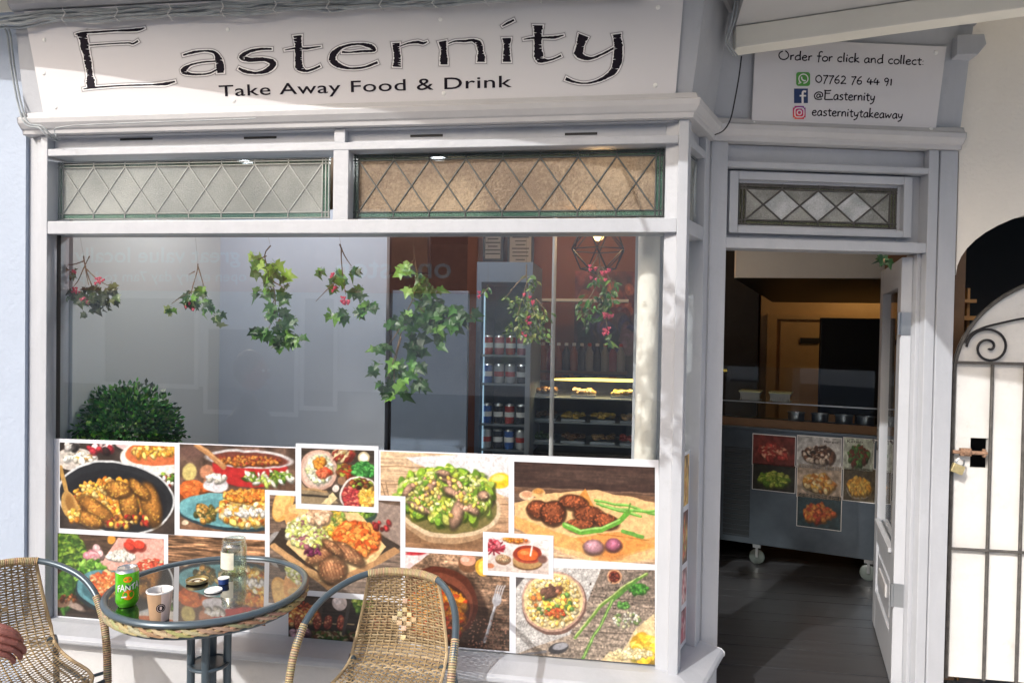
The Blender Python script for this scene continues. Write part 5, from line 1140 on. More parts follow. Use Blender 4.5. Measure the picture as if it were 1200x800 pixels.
i = len(hj); t0 = W+dh*.03+side_*-.028-back*.004; hj += [(*t0, .0135), (*(t0+dh*.035-side_*.020-back*.012+Vector((0, 0, -.012))), .0112), (*(t0+dh*.062-side_*.014-back*.026+Vector((0, 0, -.020))), .0092), (*(t0+dh*.080-side_*.004-back*.036+Vector((0, 0, -.026))), .007)]; he += [(1, i), (i, i+1), (i+1, i+2), (i+2, i+3)]
skin('hand', [(*j[:3], j[3], j[4] if len(j) > 4 else j[3]) for j in hj], he, M['skin'], person)

# ------------------------------------------------------------------ sprigs hung inside the window
GREEN = {'ivy': [(.035,.10,.02),(.06,.17,.03),(.02,.065,.015),(.13,.27,.04),(.04,.11,.02)], 'dry': [(.07,.085,.03),(.05,.06,.025),(.11,.12,.045),(.04,.05,.03),(.10,.14,.05)], 'lime': [(.22,.34,.05),(.12,.24,.04),(.30,.42,.10),(.08,.17,.035)], 'spin': [(.12,.20,.04),(.07,.13,.03),(.20,.28,.06),(.05,.09,.025),(.28,.30,.08)]}
IVY = [(0,0),(.12,-.16),(.42,-.10),(.34,.12),(.58,.34),(.28,.40),(.0,1.0),(-.28,.40),(-.58,.34),(-.34,.12),(-.42,-.10),(-.12,-.16)]
LANCE = [(0,0),(.16,.18),(.24,.42),(.18,.7),(0,1.0),(-.18,.7),(-.24,.42),(-.16,.18)]
YI = 2.93
def leaf(mb, p, d, size, shape, rs, pal, cup=.16):
    d = Vector(d).normalized(); n_ = Vector((rs.gauss(0, .5), -1, rs.gauss(.15, .5))).normalized(); s_ = d.cross(n_)
    if s_.length < .1: s_ = d.orthogonal()
    s_.normalize(); n_ = s_.cross(d); kk = rs.uniform(.4, 1.7); mb.col = [c_*kk for c_ in rs.choice(pal)]
    b = len(mb.v); mid = [(0, .3), (0, .75)]
    bend = rs.uniform(.1, .8); tw = rs.uniform(-.35, .35); wd = rs.uniform(.75, 1.1)
    for a, c_ in [(0, .35)]+shape: mb._v(Vector(p)+size*(s_*a*wd*rs.uniform(.82, 1.15)+d*c_*rs.uniform(.92, 1.06)+n_*(abs(a)*cup*1.5-(c_-.4)**2*bend+a*tw)))
    for k in range(len(shape)): mb.f.append((b, b+1+k, b+1+(k+1) % len(shape)))
def sprig(name, label, stems, leaves, berries, pal, shape, seed, hookx=None, hang=True, lsize=(.034, .055), depth=.03):
    rs = random.Random(seed); top = AY(*stems[0][0], YI); t = place(name, label, 'sprig', (top.x, YI, top.z), 'sprigs hung inside the window')
    mb = MB()
    for st in stems:
        mb.tube([AY(a, b, YI+rs.uniform(-.012, .012)) for a, b in st], [.0032]+[.0024]*(len(st)-2)+[.0012], 6, sm=3)
    mb.build('stem', M['stem'], t, smooth_=True)
    mb = MB()
    for cx, cy, rx, ry, n in leaves:
        for _ in range(n):
            a = rs.uniform(0, 6.283); q = math.sqrt(rs.random()); px, py = cx+rx*q*math.cos(a), cy+ry*q*math.sin(a)
            p = AY(px, py, YI+rs.uniform(-depth, depth)); d = Vector((rs.gauss(0, .6)+(px-cx)/rx*.5, rs.gauss(0, .35), -rs.uniform(.2, 1.1))); sz = rs.uniform(*lsize)*.98
            mb.tube([p, p-d.normalized()*sz*.35], .0008, 4); leaf(mb, p, d, sz, shape, rs, pal)
    mb.build('leaves', M['leaf'], t)
    if berries:
        mb = MB()
        for px, py, n in berries:
            for _ in range(n):
                p = AY(px+rs.uniform(-5, 5), py+rs.uniform(-4, 4), YI-rs.uniform(.0, .03))
                for k in range(3): a = k*2.1+rs.random(); mb.sphere(p+Vector((.0042*math.cos(a), rs.uniform(-.003, .003), .0042*math.sin(a))), rs.uniform(.0036, .0052), 7, rings=5)
        mb.build('berries', M['berry'], t, smooth_=True)
    if hang:
        MB().tube([AY(stems[0][0][0], stems[0][0][1], YI), Vector((top.x, YI-.02, Z_R2b-.004))], .0005, 4).build('thread', M['stem'], t)
    return t
I_, Dr, Li, Sp = GREEN['ivy'], GREEN['dry'], GREEN['lime'], GREEN['spin']
sprig('berry_sprig', 'dried dark leaf sprig with pink berries, leftmost in the window', [[(98,300),(100,312),(108,335),(122,352)], [(105,300),(99,312),(92,328),(86,336)], [(98,306),(85,310),(72,309)], [(100,311),(102,325),(104,334)], [(99,313),(115,328),(128,335)]], [(112,345,17,11,30),(88,350,8,9,7),(80,344,6,4,4),(130,345,8,13,14),(104,365,6,6,3),(76,315,4,5,3),(84,322,3,8,4),(118,355,12,8,12)], [(116,330,6),(89,340,7),(100,352,7),(84,318,2)], Dr, IVY, 1, lsize=(.026, .05))
sprig('berry_sprig', 'small drooping green leaf sprig with red berries, second from the left', [[(232,309),(231,318),(226,335),(224,345)], [(232,312),(236,325),(240,340)], [(228,318),(221,322)], [(224,342),(212,348),(201,356)]], [(236,342,8,7,9),(225,350,10,9,11),(238,358,10,10,10),(255,372,7,9,5),(201,362,4,6,5),(250,355,8,6,3)], [(222,359,6),(227,363,2)], I_[:]+[(.25,.30,.12)], IVY, 2, lsize=(.024, .046))
sprig('ivy_sprig', 'bright lime green ivy strand, third from the left', [[(317,288),(310,300),(318,325),(322,345),(322,365),(315,385)], [(312,300),(300,305)], [(320,330),(335,338)], [(322,350),(312,372)], [(326,375),(336,385)]], [(300,302,7,7,4),(308,315,10,10,6),(320,318,9,11,7),(332,320,6,6,3)], None, Li, IVY, 3, lsize=(.045, .068))
sp3 = [o for o in COL.objects if o.name.startswith('ivy_sprig')][-1]
def addleaves(t, clusters, pal, shape, seed, lsize, depth=.03):
    rs = random.Random(seed); mb = MB()
    for cx, cy, rx, ry, n in clusters:
        for _ in range(n):
            a = rs.uniform(0, 6.283); q = math.sqrt(rs.random()); px, py = cx+rx*q*math.cos(a), cy+ry*q*math.sin(a)
            p = AY(px, py, YI+rs.uniform(-depth, depth)); d = Vector((rs.gauss(0, .6)+(px-cx)/rx*.5, rs.gauss(0, .35), -rs.uniform(.1, 1.0))); sz = rs.uniform(*lsize)*.98
            mb.tube([p, p-d.normalized()*sz*.35], .0008, 4); leaf(mb, p, d, sz, shape, rs, pal)
    mb.build('leaves', M['leaf'], t)
addleaves(sp3, [(308,338,12,10,8),(335,345,9,12,7),(318,365,14,8,9),(334,372,12,9,9),(303,388,8,6,5),(322,388,16,10,13),(330,402,14,8,10),(345,400,8,10,6)], I_+[(.10,.22,.04)], IVY, 31, (.04, .066))
sprig('berry_sprig', 'green ivy sprig with red and pink berries, fourth from the left', [[(400,290),(400,305),(402,325),(405,345)], [(398,286),(404,300),(412,312)], [(402,325),(388,335),(370,353)], [(404,340),(418,350)]], [(414,315,6,6,4),(385,318,12,6,6),(395,330,10,8,7),(420,338,7,9,5),(392,362,9,9,6),(402,372,7,6,3),(416,366,13,11,8),(434,355,9,6,4)], [(388,324,3),(394,339,3),(402,352,5),(408,355,4)], I_, IVY, 4, lsize=(.036, .058))
big = sprig('ivy_branch', 'largest hanging ivy branch, forking low near the middle of the window', [[(485,288),(486,305),(489,325),(484,350),(477,365),(470,390),(462,420),(455,440)], [(489,325),(498,340),(507,352)], [(474,375),(462,395),(452,408)], [(484,350),(500,368),(520,372),(535,375)], [(470,395),(462,430),(463,455)], [(486,303),(478,312)]], [(472,313,5,6,3),(484,340,8,8,5)], None, [(.14,.28,.05),(.22,.36,.09)], IVY, 5, lsize=(.05, .07))
addleaves(big, [(500,330,16,14,9),(508,352,20,16,18),(520,372,24,14,26),(500,376,20,12,15),(478,375,14,10,9),(463,378,9,8,5),(515,395,8,14,6),(535,368,10,10,6),(548,372,8,8,4),(482,400,12,14,10),(488,418,9,12,6),(448,408,9,7,4),(462,425,9,10,6),(442,432,6,9,4),(472,440,12,12,9),(455,452,14,7,8),(490,452,9,8,6),(466,462,9,5,4)], I_+[(.035,.09,.025)]*3, IVY, 51, (.04, .066), .05)
sprig('berry_twig', 'tiny pink berry twig with two leaves right of the large ivy branch', [[(572,338),(566,343),(560,348)]], [(570,340,5,4,4)], [(561,346,2)], I_, LANCE, 6, lsize=(.022, .034))
sprig('spindle_sprig', 'olive green spindle sprig hung head down, second from the right', [[(617,310),(617,325),(620,345),(628,370),(640,392)], [(617,322),(605,333),(592,350)], [(618,330),(612,350),(606,372)], [(620,345),(618,375),(622,395)], [(628,350),(645,370)]], [(622,330,7,8,14),(612,360,12,16,46),(625,370,16,18,52),(605,385,12,12,34),(628,390,14,12,38),(640,372,8,14,14),(596,350,4,6,4)], [(621,375,5),(612,393,2),(617,346,2),(627,357,2)], Sp, LANCE, 7, lsize=(.022, .038))
sprig('spindle_sprig', 'spindle sprig dotted with bright pink berries, rightmost in the window', [[(702,298),(703,312),(706,335),(708,360),(712,385)], [(703,310),(698,335),(690,350)], [(704,312),(715,328),(718,340)], [(706,338),(700,362)]], [(700,330,10,8,12),(688,352,12,8,12),(684,366,12,7,12),(690,376,8,6,6),(712,350,8,16,24),(702,365,8,10,16),(716,396,5,7,6),(718,330,6,8,6)], [(695,312,3),(697,326,3),(710,320,5),(712,330,2),(708,368,4),(714,370,4),(712,388,6)], Sp[:2]+I_[:3], LANCE, 8, lsize=(.024, .042))

# clipped shrub behind the pictures
sc_ = AY(152, 500, 3.12); shb = place('potted_shrub', 'round dark green shrub in a pot inside the window, showing over the pictures', 'plant', (sc_.x, 3.12, .3))
rs = random.Random(12); mb = MB(); SR = .215
for _ in range(4800):
    th = rs.uniform(0, 6.283); cz = rs.uniform(-.7, 1); q = rs.random()**.35; bump_ = 1+.09*math.sin(th*5+cz*4)+.06*math.sin(th*11+cz*9)+(rs.uniform(.02, .14) if rs.random() < .06 else 0)
    v = Vector((math.sqrt(1-cz*cz)*math.cos(th), math.sqrt(1-cz*cz)*math.sin(th), cz*.88))*SR*q*bump_; p = Vector((sc_.x, 3.12, sc_.z))+v
    mb.col = [c_*rs.uniform(.6, 1.3) for c_ in rs.choice([(.035,.11,.025),(.05,.15,.03),(.015,.05,.015),(.12,.28,.05)])]
    d = (v.normalized()+Vector((rs.gauss(0, .5), rs.gauss(0, .5), rs.gauss(.2, .5)))).normalized(); s_ = d.orthogonal().normalized(); s_ = Matrix.Rotation(rs.uniform(0, 6.28), 3, d) @ s_; L_ = rs.uniform(.020, .034)
    mb.poly([p, p+d*L_*.5+s_*L_*.28, p+d*L_, p+d*L_*.5-s_*L_*.28])
mb.build('foliage', M['leaf'], shb)
mb = MB()
for k in range(7): mb.tube([(sc_.x, 3.12, .46), (sc_.x+.05*math.cos(k), 3.12+.05*math.sin(k), sc_.z-.1), (sc_.x+.12*math.cos(k), 3.12+.12*math.sin(k), sc_.z+.04)], .005, 6, sm=3)
mb.build('stems', M['stem'], shb)
MB().lathe([(0,.14),(.11,.14),(.15,.50),(.16,.50),(.16,.53),(.145,.53),(.14,.48),(0,.48)], (sc_.x, 3.12, 0), 32).build('pot', M['kraft'], shb, smooth_=True)
wb = MB().box((-2.44, 2.96, .0), (-1.6, 3.30, .139)).build('window_bench', M['white']); tag(wb, 'low white bench inside the left end of the window', 'bench')
# ------------------------------------------------------------------ inside the shop
M['panelblue'] = mat('blue_grey_board', (.55, .60, .70), .55, lincol=True, noise=.08, nscale=2)
def A2(px, py, y): return AY(px, py, y)
yb_ = 4.15
pb = MB().box((A2(60, 400, yb_).x, yb_, FL), (A2(452, 400, yb_).x, yb_+.05, A2(250, 285, yb_).z+.2)).build('partition_board', M['panelblue']); tag(pb, 'wide blue grey partition board behind the left half of the window', 'partition')
yf = 4.25
a = A2(460, 340, 4.05); b = A2(549, 340, 4.05)
M['fridge'] = mat('fridge_side', (.16, .20, .27), .4, lincol=True, noise=.1)
sb_ = MB().box((a.x, 4.05, FL), (b.x, 4.09, a.z)).build('white_cabinet', M['fridge'], bevel=.004); tag(sb_, 'plain pale cabinet panel under the large ivy branch, left of the drinks fridge', 'cabinet')
fr = place('drinks_fridge', 'tall glass fronted drinks fridge stocked with cans behind the olive sprig', 'fridge', (A2(590, 400, yf).x, yf, FL))
fx0_, fx1_ = A2(556, 400, yf).x, A2(622, 400, yf).x; fz = A2(590, 330, yf).z
mb = MB(); mb.box((fx0_, yf+.04, FL), (fx0_+.03, yf+.55, fz)); mb.box((fx1_-.03, yf+.04, FL), (fx1_, yf+.55, fz)); mb.box((fx0_+.03, yf+.52, FL), (fx1_-.03, yf+.55, fz)); mb.box((fx0_, yf+.04, fz), (fx1_, yf+.55, fz+.12)); mb.box((fx0_+.03, yf+.04, FL), (fx1_-.03, yf+.52, FL+.12)); mb.build('cabinet', M['fridge'], fr)
MB().box((fx0_+.03, yf+.02, FL+.1), (fx1_-.03, yf+.026, fz)).build('glass_door', M['glass_thin'], fr)
MB().box((fx1_-.03, yf, FL+.1), (fx1_, yf+.03, fz)).build('door_stile', M['steel'], fr)
M['tubelight'] = mat('fridge_lamp', (.55, .8, 1), emit=.35, lincol=True)
MB().tube([(fx0_+.045, yf+.07, FL+.2), (fx0_+.045, yf+.07, fz-.05)], .005, 6).build('lamp_tube', M['tubelight'], fr)
cans = [('red', (.5,.05,.04)), ('blue', (.03,.12,.45)), ('silver', (.5,.52,.55)), ('black', (.03,.03,.04)), ('orange', (.7,.22,.04)), ('pink', (.55,.18,.22))]
MC = {n_: mat('can_'+n_, c_, .3, .4, lincol=True) for n_, c_ in cans}
cproto = {}
rows_ = [(416, ['red', 'pink', 'red', 'pink']), (450, ['blue', 'silver', 'silver', 'black']), (498, ['blue', 'black', 'red', 'black']), (528, ['silver', 'black', 'blue', 'silver'])]
word = {416: 'top lit', 450: 'second', 498: 'third', 528: 'lowest visible'}
for py, cs in rows_:
    z = A2(590, py, yf).z; MB().box((fx0_+.031, yf+.045, z-.012), (fx1_-.031, yf+.5, z)).build('shelf', M['steel'], fr)
    for k, cn in enumerate(cs):
        x = fx0_+.065+k*(fx1_-fx0_-.13)/3
        if cn not in cproto:
            t = thing('drink_can', '', 'can', (x, yf+.1, z)); MB().lathe([(0,0),(.026,0),(.03,.01),(.03,.105),(0,.105)], n=20).build('can_body', MC[cn], t, smooth_=True); MB().lathe([(.0295,.1055),(.025,.115),(.024,.113),(0,.113)], n=20).build('can_end', M['alu'], t, smooth_=True)
            mb = MB(); mb.lathe([(.0303,.04),(.0303,.07)], n=20); mb.build('printed_band', M['white'] if cn != 'silver' else MC['red'], t); cproto[cn] = t; c_ = t
        else: c_ = copy_tree(cproto[cn]); c_.location = (x, yf+.1, z)
        c_['label'] = cn+' drink can on the '+word[py]+' shelf of the drinks fridge'; c_['group'] = 'cans in the drinks fridge'
# display case for food, seen through the window
yd = 4.45
dc = place('food_display_case', 'low glass food display case with a glowing yellow top edge', 'display case', (A2(690, 480, yd).x, yd, FL))
dx0, dx1 = A2(617, 480, yd).x, .36; dz = A2(690, 447, yd).z
mb = MB(); mb.box((dx0, yd+.5, FL), (dx1, yd+.53, dz)); mb.box((dx0, yd, FL), (dx0+.02, yd+.5, dz)); mb.box((dx1-.02, yd, FL), (dx1, yd+.5, dz)); mb.box((dx0+.02, yd+.01, FL), (dx1-.02, yd+.5, A2(690, 532, yd).z)); mb.build('cabinet', M['dark'], dc)
MB().box((dx0+.02, yd-.01, A2(690, 532, yd).z), (dx1-.02, yd-.005, dz)).build('front_glass', M['glass_thin'], dc)
M['yellowlamp'] = mat('yellow_lamp', (1.0, .70, .12), emit=3.0, lincol=True)
MB().prism([(A2(648, 446, yd).x, yd-.02, dz+.004), (dx1, yd-.02, dz+.006), (dx1, yd-.02, dz+.022), (A2(690, 443, yd).x, yd-.02, dz+.022), (A2(645, 444, yd).x, yd-.02, dz+.012)], (0, .02, 0)).build('lamp_strip', M['yellowlamp'], dc)
MB().box((dx0, yd, dz), (dx1, yd+.53, dz+.004)).build('glass_top', M['glass_thin'], dc)
FOOD = {'yellow': (.62,.40,.05), 'red': (.5,.06,.03), 'brown': (.20,.10,.04), 'green': (.12,.22,.05), 'mixed': (.42,.25,.10)}
MF = {k: mat('food_'+k, v, .5, lincol=True, noise=.5, nscale=50) for k, v in FOOD.items()}
tn = 0
for py, items in ((467, ('brown', 'mixed', 'yellow', 'green')), (496, ('brown', 'yellow', 'yellow', 'mixed', 'brown')), (522, ('green', 'brown', 'mixed', 'red', 'red'))):
    z = A2(690, py, yd).z; MB().box((dx0+.021, yd+.02, z-.008), (dx1-.021, yd+.42, z)).build('shelf', M['steel'], dc)
    for k, fc in enumerate(items):
        x = dx0+.1+k*(dx1-dx0-.2)/(len(items)-1)
        ft = thing('food_tray', '%s food on the %s tray along the %s shelf of the display case' % (fc, ['first', 'second', 'third', 'fourth', 'fifth'][k], {467: 'top', 496: 'middle', 522: 'bottom'}[py]), 'tray', (x, yd+.16, z), 0, 'food trays in the display case')
        MB().prism([(-.075,-.08,.001),(.075,-.08,.001),(.075,.08,.001),(-.075,.08,.001)], (0, 0, .012)).build('tray', M['steel'], ft)
        mb = MB(); rs2 = random.Random(tn); tn += 1
        for q in range(26): mb.sphere((rs2.uniform(-.062,.062), rs2.uniform(-.06,.06), .02+rs2.uniform(0,.022)), rs2.uniform(.011,.02), 7, (1.2, 1, .7), 5)
        mb.build('food', MF[fc], ft, smooth_=True)
lp = bpy.data.lights.new('case_lamp', 'AREA'); lp.energy = 2.2; lp.size = .7; lp.size_y = .05; lp.shape = 'RECTANGLE'; lp.color = (1, .75, .35); lo = bpy.data.objects.new('case_lamp', lp); COL.objects.link(lo); lo.location = ((dx0+dx1)/2, yd+.15, dz-.012)
# shelf of bottles behind
sh = place('wall_shelf', 'dark wall shelf of sauce bottles behind the display case', 'shelf', (.0, 5.6, 1.2))
s0, s1 = A2(612, 432, 5.6), A2(735, 432, 5.6)
MB().box((s0.x, 5.5, s0.z-.02), (s1.x, 5.7, s0.z)).build('shelf_board', M['inwall'], sh)
MB().box((s0.x, 5.5, A2(612, 350, 5.6).z-.02), (s1.x, 5.7, A2(612, 350, 5.6).z)).build('shelf_board', M['cream'], sh)
bp_ = {}
for k in range(13):
    cn, cc = [('red', (.45,.03,.03)), ('dark', (.03,.02,.02)), ('pink', (.5,.08,.15)), ('white', (.5,.5,.45)), ('orange', (.5,.15,.02))][(k*7+k//3) % 5]
    x = s0.x+.05+k*(s1.x-s0.x-.1)/12
    if cn not in bp_:
        t = thing('sauce_bottle', '', 'bottle', (x, 5.55, s0.z)); MB().lathe([(0,0),(.032,0),(.034,.01),(.034,.13),(.014,.17),(.013,.19),(0,.19)], n=16).build('bottle_body', mat('bottle_'+cn, tuple(.45*q for q in cc), .3, lincol=True), t, smooth_=True); MB().lathe([(.0145,.188),(.0145,.21),(0,.212)], n=12).build('bottle_cap', M['white'] if cn != 'white' else MC['red'], t); bp_[cn] = t; c_ = t
    else: c_ = copy_tree(bp_[cn]); c_.location = (x, 5.55, s0.z)
    c_['label'] = '%s sauce bottle, number %d from the left along the wall shelf' % (cn, k+1); c_['group'] = 'sauce bottles on the wall shelf'
# lit poster wall and notices
M['orangewall'] = mat('orange_painted_wall', (.30, .10, .035), .7, lincol=True, noise=.15)  # orange of the lamplight is put into the wall colour
ow = MB().box((A2(548, 300, 5.9).x, 5.9, FL), (A2(775, 300, 5.9).x+.2, 5.98, 2.43)).build('orange_wall', M['orangewall']); tag(ow, 'warm orange inner wall behind the counter', 'wall')
M['darkframe'] = mat('dark_frame', (.03, .02, .02), .4, lincol=True); M['mpaper'] = mat('menu_paper', (.55, .50, .45), .6, lincol=True); M['mtext'] = mat('menu_print', (.06, .05, .05), .6, lincol=True)
def notice(x0_, y0_, x1_, y1_, yw, label, dark=False, seed=0):
    a_, b_ = A2(x0_, y1_, yw), A2(x1_, y0_, yw); t = place('framed_notice', label, 'notice', (a_.x, yw, a_.z), 'framed notices on the shop wall'); rs2 = random.Random(seed)
    MB().box((a_.x, yw-.01, a_.z), (b_.x, yw+.01, b_.z)).build('frame', M['darkframe'], t)
    MB().box((a_.x+.02, yw-.013, a_.z+.02), (b_.x-.02, yw-.0105, b_.z-.02)).build('sheet', M['mpaper'] if not dark else M['inwall'], t)
    mb = MB(); w = b_.x-a_.x; h = b_.z-a_.z
    for k in range(int(h/.03)-2):
        zz = b_.z-.045-k*.03; l_ = rs2.uniform(.35, .75)*w; cx = (a_.x+b_.x)/2; mb.box((cx-l_/2, yw-.0145, zz), (cx+l_/2, yw-.0135, zz+.010))
    if not dark: mb.build('print', M['mtext'], t)
for q in ((566, 270, 590, 306, 5.8, 'narrow white framed notice left of the larger menu over the fridge'), (594, 268, 626, 338, 5.8, 'tall framed menu of printed lines over the drinks fridge'), (566, 309, 590, 336, 5.8, 'lower small notice under the narrow white one')): notice(*q, seed=int(q[0]))
for q in ((384, 275, 424, 318, 4.9, 'dark square frame high behind the fourth sprig'), (456, 275, 505, 322, 4.9, 'dark frame high behind the large ivy branch'), (322, 272, 372, 300, 4.9, 'dark wide frame high behind the lime ivy strand')): notice(*q, dark=True)
# coloured art on the orange wall
art = place('wall_picture', 'large dim picture in red and violet under the pendant lamp', 'picture', (A2(715, 400, 5.85).x, 5.85, 1.5))
C = Cv(0, 100, 0, 100, (60, 38, 60), 77, slope=lambda y: 0); C.grad((150, 62, 40), (48, 40, 62)); C.tex(.5, 14); C.food(50, 30, 45, 14, 30, (4, 9), [(160,70,50),(120,50,40),(190,100,60)]); C.food(50, 65, 40, 24, 40, (4, 10), [(60,50,90),(90,70,110),(40,50,60),(120,80,90)])
q0, q1 = A2(672, 440, 5.84), A2(762, 318, 5.84)
C.mesh('print', art, 0, M['print'], lambda X, Y: np.stack([q0.x+X/100*(q1.x-q0.x), np.full_like(X, 5.84), q1.z-Y/100*(q1.z-q0.z)], -1)); MB().box((q0.x, 5.845, q0.z), (q1.x, 5.86, q1.z)).build('backing', M['darkframe'], art)
# white upright and pipes
col_ = place('white_column', 'thick white round column just inside the right end of the window', 'column', (A2(759, 400, 3.02).x, 3.02, FL))
cx = A2(758.5, 400, 3.02).x; MB().tube([(cx, 3.02, FL), (cx, 3.02, 2.43)], .044, 24).build('shaft', M['wall_r'], col_, smooth_=True); MB().tube([(cx, 3.02, 1.0), (cx, 3.02, 1.03)], .047, 24).build('joint_ring', M['wall_r'], col_, smooth_=True)
pp = place('thin_pipe', 'thin pale vertical pipe between the two spindle sprigs', 'pipe', (A2(648, 400, 4.0).x, 4.0, FL)); x = A2(648, 400, 4.0).x
MB().tube([(x, 4.0, FL), (x, 4.0, 2.43)], .012, 10).build('pipe', M['soffitg'], pp)
# pendant lamp
pc = A2(701, 293, 3.9); R_ = .155
pn = place('pendant_lamp', 'black wire geometric pendant lamp with a glowing bulb', 'lamp', (pc.x, pc.y, pc.z))
mb = MB(); top = [(R_*.62*math.cos(k*1.0472), R_*.62*math.sin(k*1.0472), .11) for k in range(6)]; mid = [(R_*math.cos(k*1.0472+.52), R_*math.sin(k*1.0472+.52), .0) for k in range(6)]; bot = [(R_*.6*math.cos(k*1.0472), R_*.6*math.sin(k*1.0472), -.10) for k in range(6)]
P = lambda v: Vector(v)+pc
for k in range(6):
    j = (k+1) % 6
    for a_, b_ in ((top[k], top[j]), (top[k], mid[k]), (top[j], mid[k]), (mid[k], mid[j]), (mid[k], bot[k]), (mid[k], bot[j]), (bot[k], bot[j]), (top[k], (0, 0, .18)), (bot[k], (0, 0, -.13))): mb.tube([P(a_), P(b_)], .0035, 5)
mb.build('wire_cage', M['ironblk'], pn)
M['bulb'] = mat('bulb_glow', (1.0, .62, .22), emit=4, lincol=True)
MB().sphere(pc+Vector((0, 0, .075)), .028, 16).build('bulb', M['bulb'], pn, smooth_=True); MB().tube([pc+Vector((0, 0, .07)), pc+Vector((0, 0, .5))], .006, 6).build('flex', M['black'], pn)
for nm, loc, e, c_ in (('board_spot_light', (-1.9, 3.45, 2.36), 9, (.95, .97, 1)), ('board_spot_light', (-.9, 3.45, 2.36), 9, (.95, .97, 1)), ('pendant_lamp_light', (pc.x, pc.y, pc.z+.12), 3.2, (1, .62, .28)), ('ceiling_spot_light', (-.3, 5.2, 2.3), 3.2, (1, .6, .28)), ('kitchen_light', (2.1, 6.2, 2.2), 5, (1, .68, .32))):  # the first pair is added to brighten the partition board
    l = bpy.data.lights.new(nm, 'POINT'); l.energy = e; l.color = c_; l.shadow_soft_size = .05; o = bpy.data.objects.new(nm, l); COL.objects.link(o); o.location = loc
for k, px in enumerate((568, 321)):
    sp_ = A2(px, 278+ (38 if k == 0 else 0), 4.6); t = place('ceiling_spotlight', ['small glowing spotlight near the narrow notices', 'small glowing spotlight over the lime ivy strand'][k], 'spotlight', sp_); mb = MB(); mb.lathe([(0,0),(.022,0),(.026,.03),(0,.03)], sp_, 16); mb.build('lamp_body', M['steel'], t); MB().sphere(sp_+Vector((0, 0, -.004)), .016, 10).build('bulb', M['bulb'], t)

for k, x in enumerate((-1.9, -.9)): t = place('ceiling_spotlight', ['ceiling spotlight over the left part of the partition board', 'ceiling spotlight over the right part of the partition board'][k], 'spotlight', (x, 3.45, 2.44)); MB().lathe([(.045, 0), (.05, .05), (0, .05), (.04, .004)], (x, 3.45, 2.389), 16).build('lamp_body', M['steel'], t)  # added fixtures, out of sight, for the pair brightening the partition board
# ------------------------------------------------------------------ counter seen through the door
cA, cB = Vector((.67, 5.13, 0)), Vector((1.625, 4.83, 0)); cang = math.atan2(cB.y-cA.y, cB.x-cA.x); CN = Vector((-math.sin(cang), math.cos(cang), 0))
MCn = Matrix.Translation((cA.x, cA.y, 0)) @ Matrix.Rotation(cang, 4, 'Z')
def CP(px, py, dep=0): return MCn.inverted() @ APL(px, py, cA+CN*dep, CN)
M['csteel'] = mat('dull_counter_steel', (.13, .16, .195), .36, 1, lincol=True, noise=.35, nscale=3, bump=.1, bscale=6)
ct = place('serving_counter', 'stainless steel serving counter on castors with a glass case on top, seen through the door', 'counter', cA)
zt_ = CP(930, 507).z; zb_ = .145; cw0, cw1 = -.12, CP(1085, 507).x
mb = MB(); mb.box((cw0, 0, zb_), (cw1, .6, zt_), MCn); mb.box((cw0-.01, -.012, zt_), (cw1+.01, .62, zt_+.02), MCn); mb.build('steel_body', M['csteel'], ct, bevel=.003)
M['grille'] = mat('vent_grille', (.05, .06, .07), .5, .5, lincol=True)
g0, g1 = CP(847, 625), CP(880, 525); mb = MB(); mb.box((g0.x, -.006, g0.z), (g1.x, -.001, g1.z), MCn); mb.build('vent_grille', M['grille'], ct)
mb = MB()
for k in range(18): z = g0.z+.01+k*(g1.z-g0.z-.02)/17; mb.box((g0.x, -.010, z), (g1.x, -.0065, z+.004), MCn)
mb.build('grille_bars', M['csteel'], ct)
for x in (CP(886, 640).x, CP(1018, 650).x):
    t_ = MCn @ Vector((x, .06, FL+.05)); mb = MB(); mb.lathe([(0,-.014),(.042,-.014),(.05,-.010),(.05,.010),(.042,.014),(0,.014)], t_, 24, axis=CN); w_ = mb.build('castor', mat('grey_castor', (.07, .085, .08), .5, lincol=True), ct, smooth_=True); mb = MB(); mb.box((x-.025, .03, zb_-.03), (x+.025, .09, zb_), MCn); mb.box((x-.008, .034, FL+.05), (x+.008, .04, zb_-.029), MCn); mb.build('castor_fork', M['steel'], ct)
# glazed top
zg = CP(930, 432).z
mb = MB(); mb.box((cw0+.02, .02, zt_+.0205), (cw1, .03, zt_+.075), MCn); mb.build('kerb_panel', M['inwall'], ct)
MB().box((cw0+.04, .022, zt_+.075), (cw1, .028, zg), MCn).build('front_glass', M['glass_thin'], ct); MB().box((cw0+.04, .022, zg), (cw1, .42, zg+.006), MCn).build('glass_top', M['glass_thin'], ct)
zs_ = CP(930, 474).z; MB().box((cw0+.05, .06, zs_), (cw1, .36, zs_+.005), MCn).build('glass_shelf', M['glass_thin'], ct); MB().box((cw0+.04, .015, zs_-.002), (cw1, .0215, zs_+.006), MCn).build('shelf_edge', M['steel'], ct)
for x in (cw0+.045, cw1-.02): MB().box((x, .02, zt_+.02), (x+.012, .032, zg), MCn).build('glass_post', M['steel'], ct)
M['tubwhite'] = mat('foam_tub', (.45, .46, .46), .5, lincol=True)
